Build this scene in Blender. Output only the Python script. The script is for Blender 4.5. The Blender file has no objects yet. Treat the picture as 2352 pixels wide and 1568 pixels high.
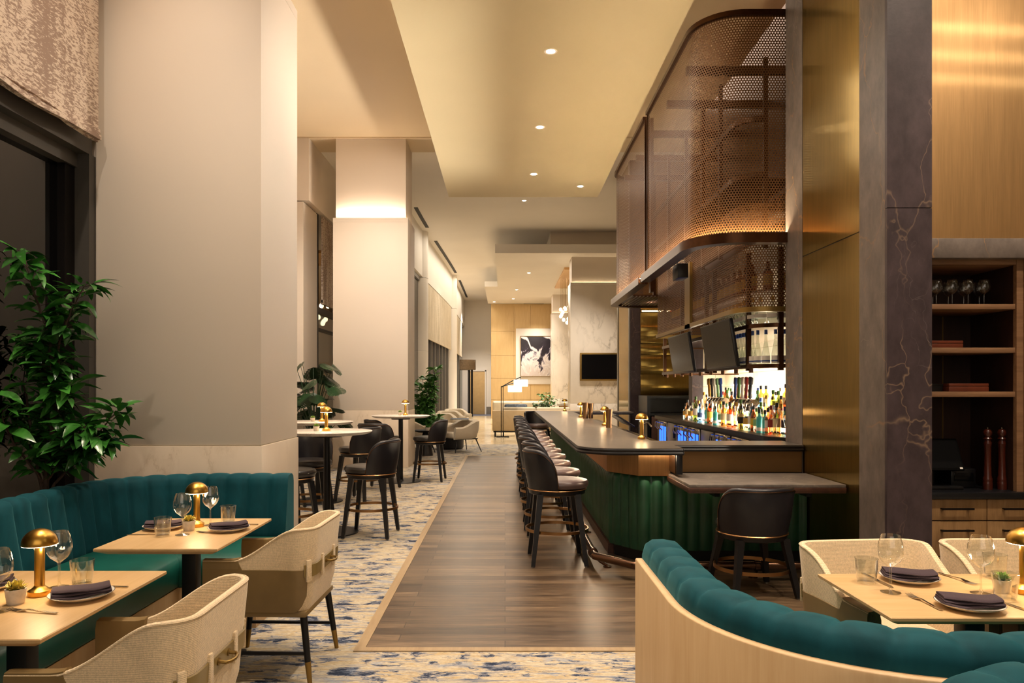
import bpy, bmesh, math, random
from mathutils import Vector, Matrix
random.seed(11)
PI = math.pi
sc = bpy.context.scene
COL = sc.collection
F, PX, PY, H = 1700.0, 1160.0, 888.0, 1.5      # focal length in pixels, vanishing point, eye height


def lin(c):
    c = c / 255.0
    return c / 12.92 if c <= 0.04045 else ((c + 0.055) / 1.055) ** 2.4


def C(h):
    h = h.lstrip('#')
    return (lin(int(h[0:2], 16)), lin(int(h[2:4], 16)), lin(int(h[4:6], 16)), 1.0)


# ------------------------------------------------------------------ mesh builder
class MB:
    def __init__(self):
        self.v, self.f, self.m, self.uv = [], [], [], {}

    def add(self, verts, faces, mi=0, M=None):
        b = len(self.v)
        for p in verts:
            p = Vector(p)
            self.v.append(tuple(M @ p) if M is not None else tuple(p))
        for fc in faces:
            self.f.append([i + b for i in fc])
            self.m.append(mi)
        return b

    def box(self, x0, x1, y0, y1, z0, z1, bev=0.0, mi=0, M=None, seg=2):
        if x0 > x1: x0, x1 = x1, x0
        if y0 > y1: y0, y1 = y1, y0
        if z0 > z1: z0, z1 = z1, z0
        if bev <= 0:
            vs = [(x0, y0, z0), (x1, y0, z0), (x1, y1, z0), (x0, y1, z0), (x0, y0, z1), (x1, y0, z1), (x1, y1, z1), (x0, y1, z1)]
            fs = [(0, 3, 2, 1), (4, 5, 6, 7), (0, 1, 5, 4), (1, 2, 6, 5), (2, 3, 7, 6), (3, 0, 4, 7)]
            self.add(vs, fs, mi, M)
            return self
        bm = bmesh.new()
        bmesh.ops.create_cube(bm, size=1)
        for q in bm.verts:
            q.co = Vector(((x0 + x1) / 2 + q.co.x * (x1 - x0), (y0 + y1) / 2 + q.co.y * (y1 - y0), (z0 + z1) / 2 + q.co.z * (z1 - z0)))
        bev = min(bev, 0.49 * min(x1 - x0, y1 - y0, z1 - z0))
        bmesh.ops.bevel(bm, geom=bm.edges[:], offset=bev, segments=seg, profile=0.5, affect='EDGES')
        bm.verts.index_update()
        self.add([q.co for q in bm.verts], [[q.index for q in fc.verts] for fc in bm.faces], mi, M)
        bm.free()
        return self

    def lathe(self, prof, c=(0, 0, 0), n=24, mi=0, M=None, a0=0.0, a1=2 * PI):
        """prof: list of (r, z) bottom to top on the outside"""
        full = abs(a1 - a0 - 2 * PI) < 1e-6
        cols = n if full else n + 1
        vs, fs, idx = [], [], []
        for (r, z) in prof:
            row = []
            if r < 1e-5:
                row = [len(vs)] * cols
                vs.append((c[0], c[1], c[2] + z))
            else:
                for k in range(cols):
                    a = a0 + (a1 - a0) * k / n
                    row.append(len(vs))
                    vs.append((c[0] + r * math.cos(a), c[1] + r * math.sin(a), c[2] + z))
            idx.append(row)
        for i in range(len(prof) - 1):
            for k in range(n):
                k2 = (k + 1) % cols
                q = [idx[i][k], idx[i][k2], idx[i + 1][k2], idx[i + 1][k]]
                q2 = []
                for w in q:
                    if w not in q2: q2.append(w)
                if len(q2) >= 3: fs.append(q2)
        self.add(vs, fs, mi, M)
        return self

    def cyl(self, x, y, z0, z1, r, r2=None, n=20, mi=0, M=None, bev=0.0):
        r2 = r if r2 is None else r2
        if bev:
            pr = [(0, z0), (r - bev, z0), (r, z0 + bev), (r2, z1 - bev), (r2 - bev, z1), (0, z1)]
        else:
            pr = [(0, z0), (r, z0), (r2, z1), (0, z1)]
        return self.lathe(pr, (x, y, 0), n, mi, M)

    def tube(self, pts, r, n=8, closed=False, mi=0, M=None, radii=None, flat=1.0):
        pts = [Vector(p) for p in pts]
        N = len(pts)
        vs, fs = [], []
        up = Vector((0, 0, 1))
        prev = None
        for i in range(N):
            if closed:
                t = pts[(i + 1) % N] - pts[i - 1]
            else:
                t = pts[min(i + 1, N - 1)] - pts[max(i - 1, 0)]
            t.normalize()
            if prev is None:
                a = up.cross(t)
                if a.length < 1e-3: a = Vector((1, 0, 0)).cross(t)
            else:
                a = prev - t * prev.dot(t)
            a.normalize()
            prev = a
            b = t.cross(a)
            rr = radii[i] if radii else r
            for k in range(n):
                g = 2 * PI * k / n
                vs.append(pts[i] + a * (rr * math.cos(g)) + b * (rr * flat * math.sin(g)))
        L = N if closed else N - 1
        for i in range(L):
            j = (i + 1) % N
            for k in range(n):
                k2 = (k + 1) % n
                fs.append((i * n + k, i * n + k2, j * n + k2, j * n + k))
        if not closed:
            fs.append(tuple(reversed(range(n))))
            fs.append(tuple((N - 1) * n + k for k in range(n)))
        self.add(vs, fs, mi, M)
        return self

    def prism(self, poly, z0, z1, mi=0, M=None, top_inset=None):
        n = len(poly)
        A = sum(poly[i][0] * poly[(i + 1) % n][1] - poly[(i + 1) % n][0] * poly[i][1] for i in range(n))
        if A < 0: poly = list(reversed(poly))
        vs = [(p[0], p[1], z0) for p in poly] + [(p[0], p[1], z1) for p in poly]
        fs = [tuple(reversed(range(n))), tuple(range(n, 2 * n))]
        for i in range(n):
            j = (i + 1) % n
            fs.append((i, j, n + j, n + i))
        self.add(vs, fs, mi, M)
        return self

    def sweep(self, pts, sect, closed=False, loop=True, mi=0, M=None, uv=False):
        """pts: dense plan path (x,y).  sect(i,s) -> list of (offset to the right of travel, z)."""
        N = len(pts)
        S = [0.0]
        for i in range(1, N):
            S.append(S[-1] + math.dist(pts[i], pts[i - 1]))
        vs, K = [], None
        for i in range(N):
            if closed:
                a, b = pts[i - 1], pts[(i + 1) % N]
            else:
                a, b = pts[max(i - 1, 0)], pts[min(i + 1, N - 1)]
            tx, ty = b[0] - a[0], b[1] - a[1]
            L = math.hypot(tx, ty) or 1
            nx, ny = ty / L, -tx / L
            q = sect(i, S[i])
            K = len(q)
            for o in q:
                vs.append((pts[i][0] + nx * o[0], pts[i][1] + ny * o[0], o[1]))
        fs = []
        base = len(self.v)
        kk = K if loop else K - 1
        for i in range(N if closed else N - 1):
            j = (i + 1) % N
            for k in range(kk):
                k2 = (k + 1) % K
                fs.append((i * K + k, i * K + k2, j * K + k2, j * K + k))
                if uv:
                    zz = [0.0]
                    q = sect(i, S[i])
                    self.uv[len(self.f) + len(fs) - 1] = [(S[i], q[k][1]), (S[i], q[k2][1]), (S[j], q[k2][1]), (S[j], q[k][1])]
        if loop and not closed:
            fs.append(tuple(reversed(range(K))))
            fs.append(tuple((N - 1) * K + k for k in range(K)))
        self.add(vs, fs, mi, M)
        return self

    def quad(self, a, b, c, d, mi=0):
        self.add([a, b, c, d], [(0, 1, 2, 3)], mi)
        return self

    def build(self, name, mats, parent=None, loc=None, rotz=0.0, smooth=True, ang=40, fix=True):
        me = bpy.data.meshes.new(name)
        me.from_pydata(self.v, [], self.f)
        if not isinstance(mats, (list, tuple)): mats = [mats]
        for m in mats: me.materials.append(m)
        for p, mi in zip(me.polygons, self.m): p.material_index = mi
        if self.uv:
            ul = me.uv_layers.new(name='UVMap')
            for fi, us in self.uv.items():
                p = me.polygons[fi]
                for li, u in zip(p.loop_indices, us): ul.data[li].uv = u
        if not self.uv and any(m.name.startswith(('brass', 'copper_panel')) for m in mats):
            ul = me.uv_layers.new(name='UVMap')
            for lp in me.loops:
                co = me.vertices[lp.vertex_index].co
                ul.data[lp.index].uv = (co.x + co.y * .97, co.z)
        if fix:
            bm = bmesh.new()
            bm.from_mesh(me)
            bmesh.ops.recalc_face_normals(bm, faces=bm.faces[:])
            bm.to_mesh(me)
            bm.free()
        me.validate()
        if smooth:
            me.shade_smooth()
            me.set_sharp_from_angle(angle=math.radians(ang))
        o = bpy.data.objects.new(name, me)
        COL.objects.link(o)
        if parent is not None: o.parent = parent
        if loc is not None: o.location = loc
        o.rotation_euler.z = rotz
        return o


def tag(o, label=None, cat=None, group=None, kind=None):
    if label: o['label'] = label
    if cat: o['category'] = cat
    if group: o['group'] = group
    if kind: o['kind'] = kind
    return o


def thing(name, label, cat, loc=(0, 0, 0), rotz=0.0, group=None):
    o = bpy.data.objects.new(name, None)
    COL.objects.link(o)
    o.empty_display_size = 0.05
    o.location = loc
    o.rotation_euler.z = rotz
    return tag(o, label, cat, group)


def struct(o, label=None):
    o['kind'] = 'structure'
    if label:
        o['label'] = label
    return o


def dup(root, loc, rotz=None, label=None, group=None, scale=None):
    def cp(o, par):
        c = o.copy()
        COL.objects.link(c)
        if par is not None: c.parent = par
        for ch in list(o.children): cp(ch, c)
        return c
    r = cp(root, None)
    r.location = loc
    if rotz is not None: r.rotation_euler.z = rotz
    if label: r['label'] = label
    if group: r['group'] = group
    if scale: r.scale = (scale, scale, scale)
    return r


def round_path(pts, rads, seg=10):
    out = [pts[0]]
    for i in range(1, len(pts) - 1):
        r = rads[i - 1] if isinstance(rads, (list, tuple)) else rads
        p, a, b = Vector(pts[i]), Vector(pts[i - 1]), Vector(pts[i + 1])
        u, w = (a - p).normalized(), (b - p).normalized()
        if r <= 0:
            out.append(tuple(p)); continue
        half = u.angle(w) / 2
        d = r / math.tan(half)
        s, e = p + u * d, p + w * d
        cen = p + (u + w).normalized() * (r / math.sin(half))
        a0 = math.atan2(s.y - cen.y, s.x - cen.x)
        a1 = math.atan2(e.y - cen.y, e.x - cen.x)
        da = (a1 - a0 + PI) % (2 * PI) - PI
        for k in range(seg + 1):
            g = a0 + da * k / seg
            out.append((cen.x + r * math.cos(g), cen.y + r * math.sin(g)))
    out.append(pts[-1])
    return out


def resample(pts, step):
    S = [0.0]
    for i in range(1, len(pts)): S.append(S[-1] + math.dist(pts[i], pts[i - 1]))
    n = max(2, int(round(S[-1] / step)))
    out, j = [], 0
    for k in range(n + 1):
        s = S[-1] * k / n
        while j < len(S) - 2 and S[j + 1] < s: j += 1
        d = S[j + 1] - S[j]
        t = 0 if d < 1e-9 else (s - S[j]) / d
        out.append((pts[j][0] + (pts[j + 1][0] - pts[j][0]) * t, pts[j][1] + (pts[j + 1][1] - pts[j][1]) * t))
    return out


def smooth01(t):
    t = max(0.0, min(1.0, t))
    return t * t * (3 - 2 * t)


def Rz(a): return Matrix.Rotation(a, 4, 'Z')
def T(x, y, z): return Matrix.Translation((x, y, z))
# ------------------------------------------------------------------ materials
class NT:
    def __init__(self, name):
        self.mat = bpy.data.materials.new(name)
        self.mat.use_nodes = True
        self.t = self.mat.node_tree
        for n in list(self.t.nodes): self.t.nodes.remove(n)
        self.out = self.t.nodes.new('ShaderNodeOutputMaterial')

    def n(self, typ, props=None, **inp):
        nd = self.t.nodes.new('ShaderNode' + typ)
        for k, v in (props or {}).items(): setattr(nd, k, v)
        for k, v in inp.items(): self.set(nd, k, v)
        return nd

    def set(self, nd, k, v):
        if k.startswith('i') and k[1:].isdigit(): s = nd.inputs[int(k[1:])]
        else: s = nd.inputs[k.replace('_', ' ')]
        if isinstance(v, bpy.types.NodeSocket): self.t.links.new(v, s)
        elif isinstance(v, bpy.types.Node): self.t.links.new(v.outputs[0], s)
        else: s.default_value = v

    def math(self, op, a, b=0.0, c=None):
        nd = self.n('Math', {'operation': op}, i0=a, i1=b)
        if c is not None: self.set(nd, 'i2', c)
        return nd.outputs[0]

    def coord(self, scale=(1, 1, 1), rot=(0, 0, 0), kind='Object', loc=(0, 0, 0)):
        tc = self.n('TexCoord')
        mp = self.n('Mapping', None, Vector=tc.outputs[kind])
        mp.inputs['Scale'].default_value = scale
        mp.inputs['Rotation'].default_value = rot
        mp.inputs['Location'].default_value = loc
        return mp.outputs[0]

    def noise(self, vec, scale, detail=3.0, rough=0.5, dist=0.0):
        return self.n('TexNoise', None, Vector=vec, Scale=scale, Detail=detail, Roughness=rough, Distortion=dist).outputs['Fac']

    def ramp(self, fac, stops, interp='LINEAR'):
        r = self.n('ValToRGB', None, Fac=fac)
        cr = r.color_ramp
        cr.interpolation = interp
        while len(cr.elements) < len(stops): cr.elements.new(0.5)
        for e, (p, c) in zip(cr.elements, stops):
            e.position = p
            e.color = c if len(c) == 4 else (c[0], c[1], c[2], 1)
        return r.outputs[0]

    def mix(self, fac, a, b, mode='MIX'):
        m = self.n('Mix', {'data_type': 'RGBA', 'blend_type': mode})
        self.set(m, 'i0', fac); self.set(m, 'i6', a); self.set(m, 'i7', b)
        return m.outputs[2]

    def bump(self, h, strength=0.3, dist=0.01):
        return self.n('Bump', None, Height=h, Strength=strength, Distance=dist).outputs[0]

    def pbr(self, col, rough=0.5, metal=0.0, **kw):
        p = self.n('BsdfPrincipled')
        self.set(p, 'Base Color', col); self.set(p, 'Roughness', rough); self.set(p, 'Metallic', metal)
        for k, v in kw.items(): self.set(p, k.replace('_', ' '), v)
        self.t.links.new(p.outputs[0], self.out.inputs[0])
        return self.mat

    def surf(self, s):
        self.t.links.new(s if isinstance(s, bpy.types.NodeSocket) else s.outputs[0], self.out.inputs[0])
        return self.mat


MA = {}
WHITE, BLACK = (1, 1, 1, 1), (0, 0, 0, 1)


def simple(name, hexc, rough=0.5, metal=0.0, var=0.0, vs=6.0, **kw):
    t = NT(name)
    c = C(hexc)
    if var > 0:
        f = t.noise(t.coord(), vs, 4)
        c2 = tuple(x * (1 - var) for x in c[:3]) + (1,)
        c3 = tuple(min(1, x * (1 + var)) for x in c[:3]) + (1,)
        c = t.ramp(f, [(0.3, c2), (0.7, c3)])
    MA[name] = t.pbr(c, rough, metal, **kw)
    return MA[name]


def emit(name, hexc, strength):
    t = NT(name)
    e = t.n('Emission', None, Color=C(hexc), Strength=strength)
    MA[name] = t.surf(e)


def paint(name, hexc, rough=0.55):
    t = NT(name)
    v = t.coord()
    c = C(hexc)
    f = t.noise(v, 0.7, 2)
    col = t.ramp(f, [(0.2, tuple(x * 0.95 for x in c[:3])), (0.8, tuple(min(1, x * 1.03) for x in c[:3]))])
    MA[name] = t.pbr(col, rough, 0.0, Normal=t.bump(t.noise(v, 220, 2), 0.04, 0.002), Specular_IOR_Level=0.3)


paint('wall_paint', '#d8ccbc')
paint('white_paint', '#e6e0d6')
paint('ceiling_paint', '#d3c0a0')
paint('panel_paint', '#cbbd98')
simple('dark_frame', '#1b1512', 0.35, 0.6)
simple('grey_frame', '#4a4640', 0.45, 0.2)
simple('grey_metal', '#8d8a84', 0.35, 0.7)
simple('black_metal', '#0d0d0f', 0.42, 0.3)
simple('black_wood', '#08090d', 0.36, 0.0, var=0.25, vs=30)
simple('bronze', '#4a2f1c', 0.3, 0.9, var=0.15, vs=20)
simple('copper_ring', '#9c7850', 0.3, 1.0)
simple('copper_bar', '#6b5140', 0.27, 1.0)
simple('lamp_brass', '#c99b48', 0.3, 1.0, var=0.05, vs=40)
simple('antique_brass', '#8f7440', 0.4, 0.9)
simple('steel', '#b9b0a2', 0.22, 1.0)
simple('ceramic', '#efe6d6', 0.18, 0.0)
simple('ceramic_rim', '#4a4238', 0.3)
simple('napkin', '#463b40', 0.9, 0.0, var=0.12, vs=300, Specular_IOR_Level=0.15)
simple('pot_stone', '#d3c8b8', 0.8, 0.0, var=0.12, vs=40)
simple('soil', '#2d2118', 0.95, 0.0, var=0.3, vs=80)
simple('bark', '#3a2a1e', 0.85, 0.0, var=0.35, vs=40)
simple('succulent', '#7f9a4a', 0.5, 0.0, var=0.3, vs=30)
simple('succulent_yellow', '#b9a94c', 0.5, 0.0, var=0.3, vs=30)
simple('cork', '#3a2c22', 0.7)
simple('cap_black', '#141214', 0.4)
simple('cap_blue', '#1c3a78', 0.4)
simple('cap_red', '#8a1c1c', 0.4)
simple('cap_gold', '#b58a3a', 0.3, 0.9)
simple('cap_green', '#3f6a2a', 0.5)
simple('label_white', '#e6e0d4', 0.7)
simple('label_cream', '#d9c79a', 0.7)
simple('label_black', '#1a1818', 0.6)
simple('label_gold', '#c8a24e', 0.45, 0.5)
simple('label_red', '#8f2a22', 0.6)
simple('label_blue', '#31487f', 0.6)
simple('label_green', '#7fae7a', 0.6)
simple('label_yellow', '#c9b23a', 0.6)
simple('teal_bottle', '#3fb3b0', 0.4)
simple('green_bottle', '#2f8a3e', 0.35)
simple('plastic_black', '#0a0a0c', 0.35)
simple('screen_black', '#08090b', 0.16, 0.0, Specular_IOR_Level=0.35)
simple('mill_wood', '#3f170d', 0.25, 0.0, var=0.15, vs=25)
simple('red_box', '#6b3420', 0.35, 0.0, var=0.2, vs=12)
simple('book_green', '#3f7a66', 0.6)
simple('rubber', '#15130f', 0.8)
simple('tile_grout', '#b9ae98', 0.8)
simple('grey_pillow', '#5b6672', 0.9, 0.0, var=0.45, vs=14)
simple('sofa_leather', '#b39a72', 0.45, 0.0, var=0.06)
simple('sofa_cushion', '#cfc2a8', 0.85, 0.0, var=0.05)
simple('planter_wood', '#8a7862', 0.7, 0.0, var=0.2, vs=20)
simple('slot_black', '#080706', 0.6)
simple('door_wood', '#c4a470', 0.5, 0.0, var=0.06, vs=8)
simple('threshold_blue', '#5d6476', 0.7, 0.0, var=0.1)
simple('blue_carpet', '#5d6476', 0.9)
emit('lamp_glow', '#ffe0b4', 26.0)
emit('led_warm', '#ffdcae', 34.0)
emit('led_soft', '#ffdaa8', 9.0)
emit('led_white', '#fff2de', 30.0)
emit('led_rim', '#ffe2ba', 190.0)
emit('led_bar', '#ffe4c0', 110.0)
emit('led_far', '#ffe6c0', 26.0)
emit('led_blue', '#2f62ff', 3.2)
emit('downlight_glow', '#fff0d6', 300.0)
emit('streak_glow', '#fff0d6', 14.0)
emit('shade_glow', '#fff2dc', 3.4)
emit('bulb_glow', '#ffe6b8', 5.0)


def fabric(name, hexc, scale=520, rough=0.9, amp=0.22, bump=0.35):
    t = NT(name)
    v = t.coord()
    w1 = t.n('TexWave', {'bands_direction': 'Z'}, Vector=v, Scale=scale / 6.0, Distortion=2.5, Detail=2.0, Detail_Scale=3.0).outputs['Fac']
    nz = t.noise(t.coord((1, 1, 0.45)), scale / 2.2, 3, 0.6)
    big = t.noise(v, 5, 2)
    c = C(hexc)
    f = t.math('ADD', t.math('MULTIPLY', w1, 0.35), t.math('MULTIPLY', nz, 0.65))
    col = t.ramp(f, [(0.25, tuple(x * (1 - amp * 1.4) for x in c[:3])), (0.75, tuple(min(1, x * (1 + amp)) for x in c[:3]))])
    col = t.mix(0.12, col, t.ramp(big, [(0.3, tuple(x * 0.7 for x in c[:3])), (0.7, c)]))
    MA[name] = t.pbr(col, rough, 0, Normal=t.bump(f, bump, 0.003), Specular_IOR_Level=0.2, Sheen_Weight=0.25)


fabric('beige_weave', '#dfc9a4', 340)
simple('matte_black', '#060607', 0.7, 0.0, Specular_IOR_Level=0.08)
fabric('lounge_weave', '#cdbfa6', 300, amp=0.14)
simple('tan_leather', '#7d6740', 0.42, 0.0, var=0.06, vs=12)
simple('tan_strap', '#84703f', 0.38, 0.0)


def leather(name, hexc, rough=0.34, sc_=90, spec=0.5):
    t = NT(name)
    v = t.coord()
    c = C(hexc)
    vo = t.n('TexVoronoi', None, Vector=v, Scale=sc_ * 3).outputs['Distance']
    nz = t.noise(v, 7, 3)
    col = t.ramp(nz, [(0.3, tuple(x * 0.82 for x in c[:3])), (0.75, tuple(min(1, x * 1.15) for x in c[:3]))])
    MA[name] = t.pbr(col, rough, 0, Normal=t.bump(vo, 0.08, 0.003), Specular_IOR_Level=spec)


leather('black_leather', '#15141a', 0.36)
leather('lit_seat_leather', '#5c4b48', 0.3, 90, 0.8)  # bar-row copy of the dark seat leather, lightened as if lit from above
leather('dark_seat_leather', '#26221f', 0.3, 90, 0.7)  # same leather without the light painted in
leather('green_leather', '#27543a', 0.38)
leather('teal_leather', '#0d5247', 0.38)


def velvet(name, hexc):
    t = NT(name)
    v = t.coord()
    c = C(hexc)
    nz = t.noise(t.coord((1, 1, 0.4)), 9, 4, 0.6, 0.6)
    col = t.ramp(nz, [(0.25, tuple(x * 0.72 for x in c[:3])), (0.75, tuple(min(1, x * 1.3) for x in c[:3]))])
    MA[name] = t.pbr(col, 0.75, 0, Normal=t.bump(t.noise(v, 400, 2), 0.1, 0.002), Specular_IOR_Level=0.15, Sheen_Weight=0.22, Sheen_Roughness=0.35, Sheen_Tint=(0.25, 0.8, 0.85, 1))


velvet('teal_velvet', '#093d45')


def stone_dark(name, base, vein1, vein2, spec=0.4, rough=0.42):
    t = NT(name)
    v = t.coord()
    d = t.n('TexNoise', None, Vector=v, Scale=1.7, Detail=4.0, Roughness=0.6).outputs['Color']
    vv = t.n('VectorMath', {'operation': 'MULTIPLY_ADD'}, i0=d, i1=(0.5, 0.5, 0.5), i2=v).outputs[0]
    mp = t.n('Mapping', None, Vector=vv)
    mp.inputs['Scale'].default_value = (1.5, 1.5, 0.42)
    mp.inputs['Rotation'].default_value = (0.25, 0.35, 0.3)
    e1 = t.n('TexVoronoi', {'feature': 'DISTANCE_TO_EDGE'}, Vector=mp.outputs[0], Scale=1.9).outputs['Distance']
    e2 = t.n('TexVoronoi', {'feature': 'DISTANCE_TO_EDGE'}, Vector=mp.outputs[0], Scale=4.6).outputs['Distance']
    k1 = t.ramp(e1, [(0.0, WHITE), (0.007, (0.3, 0.3, 0.3, 1)), (0.014, BLACK)])
    k2 = t.ramp(e2, [(0.0, WHITE), (0.010, BLACK)])
    ms = t.ramp(t.noise(v, 1.3, 2), [(0.42, BLACK), (0.6, WHITE)])
    ms2 = t.ramp(t.noise(t.coord(loc=(7, 3, 1)), 1.1, 2), [(0.5, BLACK), (0.66, WHITE)])
    c = C(base)
    col = t.ramp(t.noise(t.coord((1, 1, 0.6)), 9, 6, 0.65), [(0.3, tuple(x * 0.7 for x in c[:3])), (0.7, tuple(x * 1.35 for x in c[:3]))])
    f1 = t.math('MULTIPLY', k1, t.math('ADD', t.math('MULTIPLY', ms, 0.7), 0.05))
    f2 = t.math('MULTIPLY', t.math('MULTIPLY', k2, ms2), 0.55)
    col = t.mix(f1, col, C(vein1))
    col = t.mix(f2, col, C(vein2))
    MA[name] = t.pbr(col, rough, 0, Specular_IOR_Level=spec, Normal=t.bump(t.noise(v, 60, 4), 0.1, 0.004))


stone_dark('dark_stone', '#6a6058', '#a87c48', '#a59684')
stone_dark('dark_stone_front', '#403537', '#8a735e', '#9d918c')
stone_dark('counter_stone', '#5d554c', '#6c6254', '#83786a', 0.55, 0.3)
stone_dark('ledge_stone', '#6e665e', '#b3a893', '#c7bdae', 0.4, 0.4)


def marble(name, base, vein, scale=1.0, rough=0.22, amt=0.6, stretch=(1, 1, 0.5), rot=(0.4, 0.6, 0.2)):
    t = NT(name)
    v = t.coord(stretch, rot)
    d = t.n('TexNoise', None, Vector=v, Scale=2.2 * scale, Detail=6.0, Roughness=0.62).outputs['Color']
    vv = t.n('VectorMath', {'operation': 'MULTIPLY_ADD'}, i0=d, i1=(0.9, 0.9, 0.9), i2=v).outputs[0]
    n1 = t.noise(vv, 1.6 * scale, 5, 0.55)
    a = t.math('ABSOLUTE', t.math('SUBTRACT', n1, 0.5))
    k = t.ramp(a, [(0.0, WHITE), (0.018, (0.35, 0.35, 0.35, 1)), (0.06, BLACK)])
    ms = t.ramp(t.noise(v, 1.1 * scale, 2), [(0.4, BLACK), (0.7, WHITE)])
    c = C(base)
    col = t.ramp(t.noise(v, 3 * scale, 4), [(0.3, tuple(x * 0.9 for x in c[:3])), (0.7, c)])
    col = t.mix(t.math('MULTIPLY', t.math('MULTIPLY', k, ms), amt), col, C(vein))
    MA[name] = t.pbr(col, rough, 0)


marble('wainscot_marble', '#d8c8b2', '#a58f74', 1.0, 0.3, 0.5)
marble('white_marble', '#e2d8c8', '#7f7364', 0.8, 0.22, 0.75)
marble('table_marble', '#ebe2d6', '#7a6a62', 2.4, 0.2, 0.75, (1, 1, 1))


def brass(name, base, rough=0.26, lo=0.75, hi=1.15, rot=0.0, amp=0.16, two=0.0):
    t = NT(name)
    c = C(base)
    st = t.noise(t.coord((1, 1, 0.012)), 260, 3, 0.7)
    st2 = t.noise(t.coord((1, 1, 0.05)), 30, 3, 0.6)
    f = t.math('ADD', t.math('MULTIPLY', st, 0.6), t.math('MULTIPLY', st2, 0.4))
    col = t.ramp(f, [(0.3, tuple(x * lo for x in c[:3])), (0.7, tuple(min(1, x * hi) for x in c[:3]))])
    r = t.math('ADD', t.math('MULTIPLY', st, amp), rough - 0.08)
    if two:
        a = t.n('BsdfPrincipled', None, Base_Color=col, Roughness=0.45, Metallic=1.0)
        b = t.n('BsdfPrincipled', None, Base_Color=col, Roughness=r, Metallic=1.0, Anisotropic=0.85, Tangent=t.n('Tangent', {'direction_type': 'UV_MAP', 'uv_map': 'UVMap'}), Normal=t.bump(st, 0.05, 0.002))
        MA[name] = t.surf(t.n('MixShader', None, i0=two, i1=b, i2=a))
        return
    MA[name] = t.pbr(col, r, 1.0, Normal=t.bump(st, 0.05, 0.002), Anisotropic=0.85, Anisotropic_Rotation=rot, Tangent=t.n('Tangent', {'direction_type': 'UV_MAP', 'uv_map': 'UVMap'}))


brass('brass_panel', '#a08646', 0.15, amp=0.08, two=0.3)
brass('brass_wall', '#e2b982', 0.13, amp=0.05, two=0.62)
brass('copper_panel', '#c79a68', 0.42)
simple('bar_panel_bronze', '#7a5c38', 0.45, 0.75, var=0.04)


def wood(name, base, dark, scale=1.0, rough=0.4, axis='x', amt=1.0, spec=0.4):
    t = NT(name)
    s = {'x': (0.12, 1, 1), 'y': (1, 0.12, 1), 'z': (1, 1, 0.12)}[axis]
    v = t.coord(s)
    d = t.noise(v, 14 * scale, 4, 0.6, 0.8)
    g = t.noise(t.coord(tuple(q * (0.35 if q < 1 else 1) for q in s)), 120 * scale, 3, 0.7)
    f = t.math('ADD', t.math('MULTIPLY', d, 0.7), t.math('MULTIPLY', g, 0.3))
    col = t.ramp(f, [(0.5 - 0.22 / max(amt, .1), C(dark)), (0.5 + 0.22 / max(amt, .1), C(base))])
    MA[name] = t.pbr(col, rough, 0, Normal=t.bump(g, 0.06, 0.002), Specular_IOR_Level=spec)


wood('oak_table', '#d2b284', '#b8945f', 1.0, 0.36, 'y', 0.8)
wood('oak_table_x', '#d2b284', '#b8945f', 1.0, 0.36, 'x', 0.8)
wood('oak_back', '#c9ad84', '#ad8c60', 0.6, 0.5, 'z', 0.8)
wood('oak_drawer', '#a88457', '#7d5d39', 1.6, 0.5, 'z')
wood('shelf_wood', '#94704f', '#6b4c34', 1.4, 0.5, 'x')
wood('shelf_dark', '#3a241a', '#27160f', 1.4, 0.45, 'z')
wood('panel_wood', '#cfb280', '#bb9b66', 0.9, 0.45, 'z', 0.7)
wood('toe_wood', '#5a3a2a', '#3a241a', 1.2, 0.45, 'y')


def floor_wood():
    t = NT('floor_wood')
    v = t.coord()
    br = t.n('TexBrick', {'offset': 0.37, 'offset_frequency': 2}, Vector=v, Scale=1.0, Mortar_Size=0.003, Mortar_Smooth=0.1, Bias=0.0, Brick_Width=1.7, Row_Height=0.115)
    br.inputs['Color1'].default_value = (0, 0, 0, 1)
    br.inputs['Color2'].default_value = (1, 1, 1, 1)
    g = t.noise(t.coord((0.07, 1, 1)), 26, 5, 0.65, 1.2)
    g2 = t.noise(t.coord((0.03, 1, 1)), 160, 3, 0.7)
    col = t.ramp(br.outputs['Color'], [(0.0, C('#4c3c2c')), (0.5, C('#67543f')), (1.0, C('#826c52'))])
    gr = t.ramp(t.math('ADD', t.math('MULTIPLY', g, 0.65), t.math('MULTIPLY', g2, 0.35)), [(0.34, C('#5e5a58')), (0.5, C('#c4c0bc')), (0.64, WHITE)])
    col = t.mix(1.0, col, gr, 'MULTIPLY')
    col = t.mix(t.math('MULTIPLY', br.outputs['Fac'], 0.8), col, C('#2a1b12'))
    MA['floor_wood'] = t.pbr(col, t.math('ADD', t.math('MULTIPLY', g, 0.15), 0.28), 0, Normal=t.bump(t.math('SUBTRACT', g2, br.outputs['Fac']), 0.08, 0.003), Specular_IOR_Level=0.45)


floor_wood()


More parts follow.
